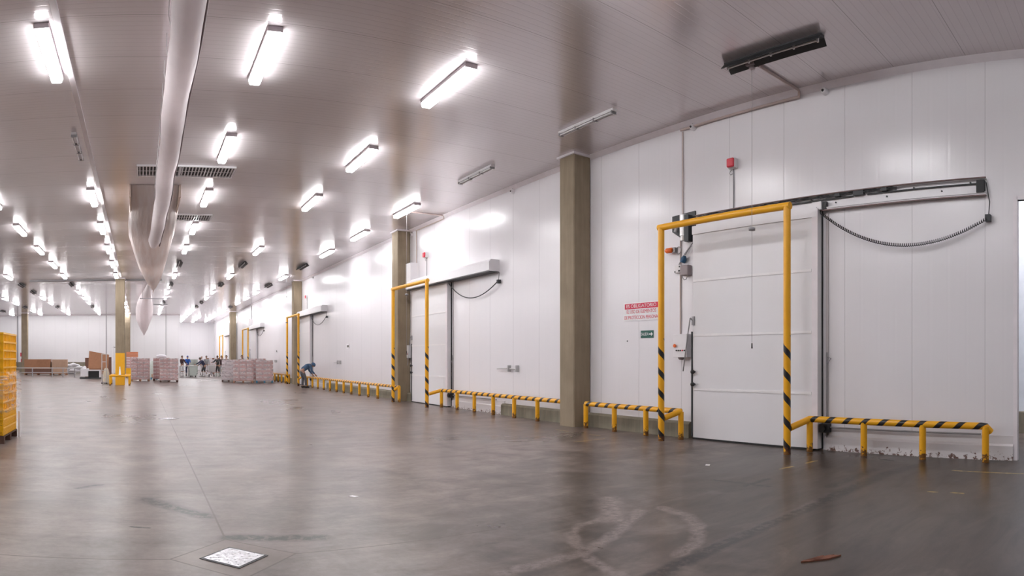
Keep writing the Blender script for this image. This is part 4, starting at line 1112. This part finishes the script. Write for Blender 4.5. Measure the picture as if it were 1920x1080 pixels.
# cardboard bundles at the left
def bundle(px, R, wdt, dep, zs, mats, names):
    x, y = at(px, R)
    pallet(x, y, 0, names[0], 'wood', wdt, dep)
    z = .142
    for k, (h, m_, lab) in enumerate(zip(zs, mats, names[1:])):
        t = thing('cardboard_bundle', lab, 'cardboard', (x + random.uniform(-.04, .04), y, z))
        b = MB(); n = int(h / .045)
        for q in range(n):
            o_ = random.uniform(-.012, .012)
            b.box(-wdt / 2 + .02 + o_, wdt / 2 - .02 + o_, -dep / 2 + .02, dep / 2 - .02, q * h / n, (q + .94) * h / n)
        b.build('folded_sheets', M[m_], t)
        z += h
        if k == 0 and len(zs) > 1: pass
bundle(72, 58, 2.4, 1.1, [.42, .86], ['cardboard_dark', 'cardboard'], ['long pallet under the dark cardboard bundles at the left', 'lower dark bundle of flattened cardboard behind the grey railing', 'upper wide bundle of flattened cardboard with a dark top'])
bundle(112, 58, 1.35, 1.1, [.42, .84], ['tan', 'tan'], ['pallet under the lighter cardboard bundles', 'lower light bundle of flattened cardboard right of the dark one', 'upper light bundle of flattened cardboard right of the dark one'])
px_, py_ = at(78, 57.9); 
# railing
x1_, y1_ = at(28, 51); x2_, y2_ = at(155, 51)
t = thing('grey_railing', 'long low grey railing in front of the cardboard bundles', 'railing', ((x1_ + x2_) / 2, 50.2, 0))
L = (x2_ - x1_) / 2
MB().box(-L, L, -.03, .03, .70, .78).build('top_rail', M['steel'], t)
MB().box(-L, L, -.02, .02, .36, .40).build('mid_rail', M['steel'], t)
for q in (59, 97.5, 118, 140):
    xx = at(q, 50.5)[0] - (x1_ + x2_) / 2
    MB().box(xx - .04, xx + .04, -.04, .04, 0, .70).build('post', M['grey'], t)
# white sheeting heap
px_, py_ = at(141, 60); t = thing('plastic_sheeting_heap', 'heap of crumpled white plastic sheeting behind the grey railing', 'sheeting', (px_, py_, 0))
m = MB(); random.seed(21)
for k in range(9):
    a_ = random.uniform(-.8, .6); z = .14 + k * .09
    m.tube([(a_ - .5, random.uniform(-.2, .2), z), (a_, random.uniform(-.2, .2), z + .06), (a_ + .6, random.uniform(-.2, .2), z - .03)], [.08, .17, .06], 8)
m.build('crumpled_sheets', M['sheet'], t)
# packing machine with cardboard
px_, py_ = at(170, 47.5)
t = thing('packing_machine', 'low white packing machine with black opening near the middle column', 'machine', (px_, py_, 0))
MB().box(-.72, -.15, -.4, .4, .16, .74).build('cabinet', M['white'], t, bevel=.03)
MB().box(-.15, .75, -.4, .4, .58, .66).box(.66, .75, -.4, .4, .1, .6).build('table_frame', M['white'], t)
MB().box(-.15, .66, -.3, .35, .10, .56).build('dark_bay', M['black'], t)
MB().box(-.78, .8, -.45, .42, .0, .1).build('base', M['dark'], t)
MB().lathe([(.12, 0), (.14, .1), (.05, .2)], (-.45, 0, .74), 14).build('reel', M['white'], t)
t = thing('cardboard_sheet', 'large slanting brown cardboard sheet leaning on the packing machine', 'cardboard', (px_ + .55, py_ + .55, 0), .0)
MB().prism([(-.78, .76), (-.70, 2.06), (.80, 1.78), (.72, .70)], 1, -.03, .02).prism([(-.76, .3), (-.76, .78), (.66, .72), (.6, .3)], 1, .0, .04).prism([(-.6, 0), (-.6, .4), (-.5, .4), (-.5, 0)], 1, .0, .04).prism([(.4, 0), (.4, .4), (.5, .4), (.5, 0)], 1, .0, .04).build('board', M['cardboard'], t)
t = thing('dark_carton', 'dark brown upright carton left of the leaning cardboard sheet', 'carton', (at(164.5, 50)[0], 50, 0))
MB().box(-.2, .2, -.3, .3, 0, 1.55).build('body', M['cardboard_dark'], t)
t = thing('dark_carton', 'dark reddish upright carton right of the leaning cardboard sheet', 'carton', (at(202, 50)[0], 50, 0))
MB().box(-.28, .28, -.3, .3, 0, 1.6).build('body', M['cardboard_dark'], t)
# trolley
px_, py_ = at(195.5, 37.6)
t = thing('steel_trolley', 'tall narrow steel trolley frame left of the yellow column', 'trolley', (px_, py_, 0))
for q in (-.14, .12): MB().tube([(q, 0, .08), (q, 0, 1.78)], .03, 10).build('upright', M['steel'], t)
f = MB()
for z in (.35, .8, 1.3, 1.75): f.tube([(-.14, 0, z), (.12, 0, z)], .02, 8)
f.each('cross_bar', M['steel'], t)
MB().box(-.18, .18, -.04, .4, .06, .1).build('foot_plate', M['grey'], t)
for q in (-.14, .12): MB().tube([(q - .03, .05, .06), (q + .03, .05, .06)], .06, 12).build('wheel', M['black'], t)
t = thing('beige_sack', 'beige sack standing behind the steel trolley', 'sack', (px_ + .08, py_ + .68, 0))
MB().lathe([(.16, 0), (.2, .15), (.19, .6), (.13, .86), (.07, .92)], (0, 0, 0), 14).build('sack_body', M['beige'], t)
# hanging sign/wire thing beside column
px_, py_ = at(212, 45)
t = thing('wrapped_post', 'thin pale wrapped post left of the yellow based column', 'post', (px_, py_, 0))
MB().tube([(0, 0, 0), (0, 0, 2.4)], .05, 10).build('post_body', M['signwhite'], t)
MB().box(-.05, .2, -.03, .03, 2.25, 2.32).build('arm', M['grey'], t)
# suspended ceiling rails
for (a_, b_, R_, z_, lab) in ((262, 318, 36.9, 4.96, 'upper thin suspended bar below the ceiling behind the fabric sleeve'), (288, 314, 37.7, 4.68, 'lower thin suspended bar below the ceiling behind the fabric sleeve')):
    xa, xb = at(a_, R_)[0], at(b_, R_)[0]
    t = thing('suspended_bar', lab, 'bar', ((xa + xb) / 2, R_, z_))
    h = (xb - xa) / 2
    MB().box(-h, h, -.03, .03, -.03, .03).build('bar', M['grey'], t)
    MB().tube([(-h * .8, 0, 0), (-h * .8, 0, CEIL - z_)], .01, 6).tube([(h * .8, 0, 0), (h * .8, 0, CEIL - z_)], .01, 6).each('hanger', M['grey'], t)

# work area: tables, bin, trolley, backdrop loads
def table(px, R, wdt, dep, label, rz=0):
    x, y = at(px, R); t = thing('work_table', label, 'table', (x, y, 0), rz)
    MB().box(-wdt / 2, wdt / 2, -dep / 2, dep / 2, .84, .90).build('table_top', M['steel'], t)
    for a_ in (-1, 1):
        for b_ in (-1, 1): MB().box(a_ * (wdt / 2 - .05) - .025, a_ * (wdt / 2 - .05) + .025, b_ * (dep / 2 - .05) - .025, b_ * (dep / 2 - .05) + .025, 0, .84).build('leg', M['steel'], t)
    MB().box(-wdt / 2 + .05, wdt / 2 - .05, -dep / 2 + .05, dep / 2 - .05, .28, .31).build('shelf', M['steel'], t)
table(349, 52.2, 1.1, .8, 'steel work table in front of the worker in blue')
table(366.5, 54.3, 1.3, .8, 'steel work table reached by the bending worker')
px_, py_ = at(362, 51.5)
t = thing('green_bin', 'pale green wheeled bin between the work tables', 'bin', (px_, py_, 0))
MB().prism([(-.26, .12), (.26, .12), (.32, .84), (-.32, .84)], 1, -.28, .28).build('bin_body', M['palegreen'], t, bevel=.02)
MB().box(-.35, .35, -.31, .31, .84, .88).build('rim', M['palegreen'], t)
for q in (-.2, .2): MB().tube([(q - .03, 0, .06), (q + .03, 0, .06)], .06, 12).build('wheel', M['black'], t)
px_, py_ = at(396.5, 52)
t = thing('hand_cart', 'grey metal hand cart standing right of the bending worker', 'cart', (px_, py_, 0))
MB().box(-.25, .25, -.25, .25, .42, .95).build('tub', M['steel'], t, bevel=.03)
MB().tube([(-.2, 0, .1), (0, 0, .4), (.2, 0, .1)], .03, 8).tube([(0, -.2, .1), (0, 0, .4), (0, .2, .1)], .03, 8).build('stand', M['grey'], t)
for q in (-.2, .2): MB().tube([(q - .03, 0, .1), (q + .03, 0, .1)], .1, 14).build('wheel', M['black'], t)
MB().tube([(.25, 0, .45), (.42, 0, .5), (.45, 0, .52)], .02, 8).tube([(-.25, 0, .45), (-.42, 0, .5)], .02, 8).each('handle', M['brownmetal'], t)
random.seed(31)
p = at(400, 62); load(p[0], p[1], 0, 3, 2, 6, .21, 'white carton in the pale load behind the workers', 'white cartons behind the workers', 'pallet under the pale load behind the workers', kind='carton_grey', wdt=1.3, film=False)
pl = pallet(p[0], p[1], 0, 'empty pallet laid on top of the pale load behind the workers', 'wood', 1.2, 1.0); pl.location.z = .142 + 6 * .21 + .002
for k, (q, R_) in enumerate(((357, 62), (366, 62.5))):
    px_, py_ = at(q, R_)
    for z in range(6):
        dup(so, (px_, py_, .002 + z * .235), 0, 'pale green crate, %s in the %s stack behind the worker in blue' % (ORD[z], ['left', 'right'][k]), 'pale crates behind the workers').scale = (.85, .8, 1.5)
gm = {}
for o in list(col.objects):
    if o.parent and o.parent.get('group') == 'pale crates behind the workers':
        if o.data.name not in gm:
            me = o.data.copy(); me.materials.clear(); me.materials.append(M['palegreen']); gm[o.data.name] = me
        o.data = gm[o.data.name]

# ------------------------------------------------------------------ people
def skin_obj(name, chains, mat, parent, sub=2):
    """chains: list of [(x,y,z,r), ...]; chains that start on a shared point are joined"""
    bm = bmesh.new(); lay = bm.verts.layers.skin.verify(); idx = {}
    first = None
    for ch in chains:
        prev = None
        for (x, y, z, r) in ch:
            k = (round(x, 4), round(y, 4), round(z, 4))
            if k in idx: v = idx[k]
            else:
                v = bm.verts.new((x, y, z)); v[lay].radius = (r, r) if not isinstance(r, tuple) else r; idx[k] = v
                if first is None: first = v; v[lay].use_root = True
            if prev is not None and prev is not v:
                try: bm.edges.new((prev, v))
                except ValueError: pass
            prev = v
    me = bpy.data.meshes.new(name); bm.to_mesh(me); bm.free()
    me.materials.append(mat)
    o = bpy.data.objects.new(name, me); col.objects.link(o); o.parent = parent
    s = o.modifiers.new('skin', 'SKIN'); s.use_smooth_shade = True; s.use_x_symmetry = False
    u = o.modifiers.new('sub', 'SUBSURF'); u.levels = sub; u.render_levels = sub
    return o
def lerp(a, b, t): return tuple(a[i] + (b[i] - a[i]) * t for i in range(3))
def person(x, y, rz, label, bend=0.0, arm=(0.2, 0.2), elbow=(0.3, 0.3), top='navy', legs='dark', shoes='black', hair='hair', hood=False, boots=False, headtilt=0.0, scale=1.0, apron=False, stride=.06):
    """faces +y before turning; bend, arm and elbow in radians (forward)"""
    t = thing('person', label, 'person', (x, y, 0), rz)
    P = Vector((0, 0, .93))
    sp = Vector((0, math.sin(bend), math.cos(bend)))
    if bend > .3: P = Vector((0, -.12, .90))
    chest = P + sp * .30; neck = P + sp * .52; 
    hd = Vector((0, math.sin(bend + headtilt), math.cos(bend + headtilt)))
    head = neck + hd * .17
    limbs = {}
    for s in (-1, 1):
        sh = neck - sp * .06 + Vector((s * .185, 0, 0))
        a = arm[0 if s < 0 else 1]; e = elbow[0 if s < 0 else 1]
        d1 = Vector((s * .12, math.sin(a), -math.cos(a))).normalized()
        d2 = Vector((-s * .05, math.sin(a + e), -math.cos(a + e))).normalized()
        el = sh + d1 * .29; wr_ = el + d2 * .25; pa = wr_ + d2 * .075
        hip = P + Vector((s * .09, 0, -.02)); kn = Vector((s * .105, P.y * .35 + .035 + s * stride * .5, .50)); an = Vector((s * .11, s * stride, .085))
        limbs[s] = (sh, el, wr_, pa, hip, kn, an, d2)
    T = lambda v, r: (v.x, v.y, v.z, r)
    # body: one continuous surface, pelvis root
    ch = [[T(P, .115), T(P + sp * .15, .10), T(chest, .125), T(neck - sp * .06, .075), T(neck, .052), T(neck + hd * .07, .055)]]
    for s in (-1, 1):
        sh, el, wr_, pa, hip, kn, an, d2 = limbs[s]
        ch.append([T(neck - sp * .06, .075), T(sh, .058), T(el, .042), T(wr_, .028), T(pa, .036)])
        ch.append([T(P, .115), T(hip, .092), T(kn, .058), T(an, .04), (an.x, an.y + .1, .05, .035), (an.x, an.y + .17, .04, .028)])
        side = d2.cross(Vector((1, 0, 0))).normalized()
        for q, (off, ln) in enumerate(((-.030, .068), (-.010, .078), (.011, .074), (.030, .058))):
            b_ = pa + Vector((0, 0, 0)) + side * off
            ch.append([T(pa, .036), T(b_ + d2 * .03, .010), T(b_ + d2 * (.03 + ln * .5) + Vector((-s * .008, 0, 0)), .0088), T(b_ + d2 * (.03 + ln) + Vector((-s * .022, 0, 0)), .0078)])
        tb = pa + side * .036 - d2 * .02
        ch.append([T(pa, .036), T(tb + Vector((-s * .02, 0, 0)), .011), T(tb + side * .02 + d2 * .035 + Vector((-s * .025, 0, 0)), .0095)])
    body = skin_obj('body', ch, M['skin'], t)
    # head with face (own mesh part so that it can be shaped)
    up = hd; fw = Vector((0, math.cos(bend + headtilt), -math.sin(bend + headtilt))); rt = Vector((1, 0, 0))
    hm = MB(); n = 24; rings = []
    for i in range(17):
        v = -1 + 2 * i / 16; rad = math.sqrt(max(0, 1 - v * v))
        rg = []
        for j in range(n):
            a = 2 * PI * j / n; u_ = math.cos(a); f_ = math.sin(a)
            jaw = 1 - .22 * max(0, -v) ** 1.3
            wx_ = .075 * rad * jaw * u_; fy = .095 * rad * f_ * (1 - .12 * max(0, -v))
            if f_ > .6:
                k = (f_ - .6) / .4
                if abs(u_) < .30: fy += .022 * k * math.exp(-((v + .18) / .16) ** 2)          # nose
                fy -= .010 * k * math.exp(-((v - .02) / .09) ** 2) * (1 if .15 < abs(u_) < .6 else 0)  # eye sockets
                fy += .006 * k * math.exp(-((v + .48) / .07) ** 2)                                # lips
            rg.append(tuple(head + rt * wx_ + fw * fy + up * (.118 * v)))
        rings.append(rg)
    hm.loft(rings)
    for s in (-1, 1):
        hm.tube([head + rt * s * .070 - up * .03 - fw * .01, head + rt * s * .084 + up * .0 - fw * .015, head + rt * s * .078 + up * .03 - fw * .01], [.010, .014, .010], 8)
    hdo = hm.build('head', M['skin'], t)
    ey = MB()
    for s in (-1, 1): ey.lathe([(.0, -.008), (.009, -.004), (.009, .004), (.0, .008)], tuple(head + rt * s * .03 + fw * .082 + up * .004), 8, 1)
    ey.each('eye', M['black'], hdo)
    hb = MB(); rings = []
    big = 1.28 if hood else 1.10
    for i in range(10):
        v = (-.75 if hood else -.25) + (1.03 + (.75 if hood else .25)) * i / 9; v = min(v, 1.0); rad = math.sqrt(max(0, 1 - v * v)) + .02
        rg = []
        for j in range(n):
            a = 2 * PI * j / n; u_ = math.cos(a); f_ = math.sin(a)
            fy = .095 * rad * f_ * big
            if v < .45 and f_ > .35: fy = min(fy, .095 * rad * .35 * big)
            rg.append(tuple(head + rt * (.078 * rad * u_ * big) + fw * (fy - .006) + up * (.122 * v * (1.08 if hood else 1.03) + .004)))
        rings.append(rg)
    hb.loft(rings, cap=True).build('hood' if hood else 'hair', M[top] if hood else M[hair], t)
    # clothes: torso and sleeves in one garment, trousers, shoes
    ch = [[T(P - sp * .02, .150), T(P + sp * .15, .138), T(chest, .155), T(neck - sp * .07, .098), T(neck - sp * .005, .066)]]
    for s in (-1, 1):
        sh, el, wr_, pa, hip, kn, an, d2 = limbs[s]
        ch.append([T(neck - sp * .07, .098), T(sh, .076), T(el, .056), T(wr_ - d2 * .02, .042)])
    skin_obj('jacket', ch, M[top], t)
    ch = [[T(P + Vector((0, 0, .03)), .145), T(P - Vector((0, 0, .05)), .14)]]
    for s in (-1, 1):
        sh, el, wr_, pa, hip, kn, an, d2 = limbs[s]
        e_ = an if not boots else lerp(kn, an, .35)
        ch.append([T(P - Vector((0, 0, .05)), .14), T(hip - Vector((0, 0, .06)), .105), T(kn, .076), (e_[0], e_[1], e_[2] + .02, .062)])
    skin_obj('trousers', ch, M[legs], t)
    for s in (-1, 1):
        an = limbs[s][6]; kn = limbs[s][5]
        ch = [[(an.x, an.y, .065, .055), (an.x, an.y + .09, .052, .050), (an.x, an.y + .18, .042, .040)], [(an.x, an.y, .065, .055), (an.x, an.y - .05, .05, .045)]]
        if boots:
            b_ = lerp(kn, an, .35); ch.append([(an.x, an.y, .065, .055), (b_[0], b_[1], b_[2], .066)])
        skin_obj('boot' if boots else 'shoe', ch, M[shoes], t)
    if apron:
        MB().prism([(-.17, .42), (.17, .42), (.15, 1.25), (-.15, 1.25)], 1, .16, .175).build('apron', M['signwhite'], t)
    t.scale = (scale,) * 3
    return t
M['navy'] = simple('navy_cloth', (0.045, 0.05, 0.10), 0.85)
M['jacket_blue'] = simple('slate_blue_cloth', (0.06, 0.115, 0.20), 0.85)
M['bright_blue'] = simple('bright_blue_cloth', (0.02, 0.12, 0.50), 0.8)
M['maroon'] = simple('dark_maroon_cloth', (0.07, 0.035, 0.04), 0.85)
M['darkcloth'] = simple('dark_trouser_cloth', (0.05, 0.05, 0.052), 0.85)
M['greycloth'] = simple('grey_cloth', (0.36, 0.37, 0.38), 0.85)
M['whitecloth'] = simple('white_work_clothes', (0.74, 0.73, 0.75), 0.8)
M['slate'] = simple('slate_trouser_cloth', (0.10, 0.10, 0.11), 0.85)
x, y = at(570.5, 32.4)
person(x, y, -PI / 2 + .1, 'person in a blue hooded jacket bending over beside the third gate', bend=.98, arm=(.30, .2), elbow=(.4, .6), top='jacket_blue', legs='slate', hood=True, headtilt=.75)
x, y = at(341.5, 54.5); person(x, y, -2.6, 'person in a dark maroon top standing at the left work table', top='maroon', legs='whitecloth', shoes='signwhite', boots=True, arm=(.5, .4), elbow=(.8, .8))
x, y = at(351.5, 55.5); person(x, y, PI, 'person in a bright blue shirt behind the work table', top='bright_blue', legs='navy', hair='bright_blue', arm=(.6, .6), elbow=(.9, .9), headtilt=.3)
x, y = at(381, 53.5); person(x, y, PI / 2 + .25, 'person in a navy coat bending to the left over a table', bend=.62, arm=(.75, .9), elbow=(.2, .3), top='navy', legs='darkcloth', shoes='signwhite', boots=True, stride=.12)
x, y = at(387, 56.5); person(x, y, PI, 'person in grey standing just behind the bending navy worker', top='greycloth', legs='whitecloth', shoes='signwhite', boots=True, arm=(.3, .6), elbow=(.5, .8))
x, y = at(378, 58.5); person(x, y, PI + .4, 'person in white clothes behind the bending navy worker', top='whitecloth', legs='whitecloth', hair='whitecloth', arm=(.4, .5), elbow=(.6, .8))
x, y = at(408.5, 52.5); person(x, y, 2.4, 'person in black with pale boots standing left of the wrapped pallets', bend=.12, top='darkcloth', legs='darkcloth', shoes='palegreen', boots=True, arm=(.7, .9), elbow=(.7, .6))
x, y = at(415, 54.0); person(x, y, 2.9, 'person in purple grey partly hidden behind the whitish stack', top='maroon', legs='greycloth', arm=(.5, .6), elbow=(.8, .7))
x, y = at(424.5, 48.0); person(x, y, 2.7, 'person whose dark head shows above the whitish stack', top='darkcloth', legs='darkcloth', arm=(.3, .3))
x, y = at(453.5, 46.0); person(x, y, 2.9, 'person whose dark head shows above the wide pink stack', top='navy', legs='darkcloth', arm=(.3, .3))
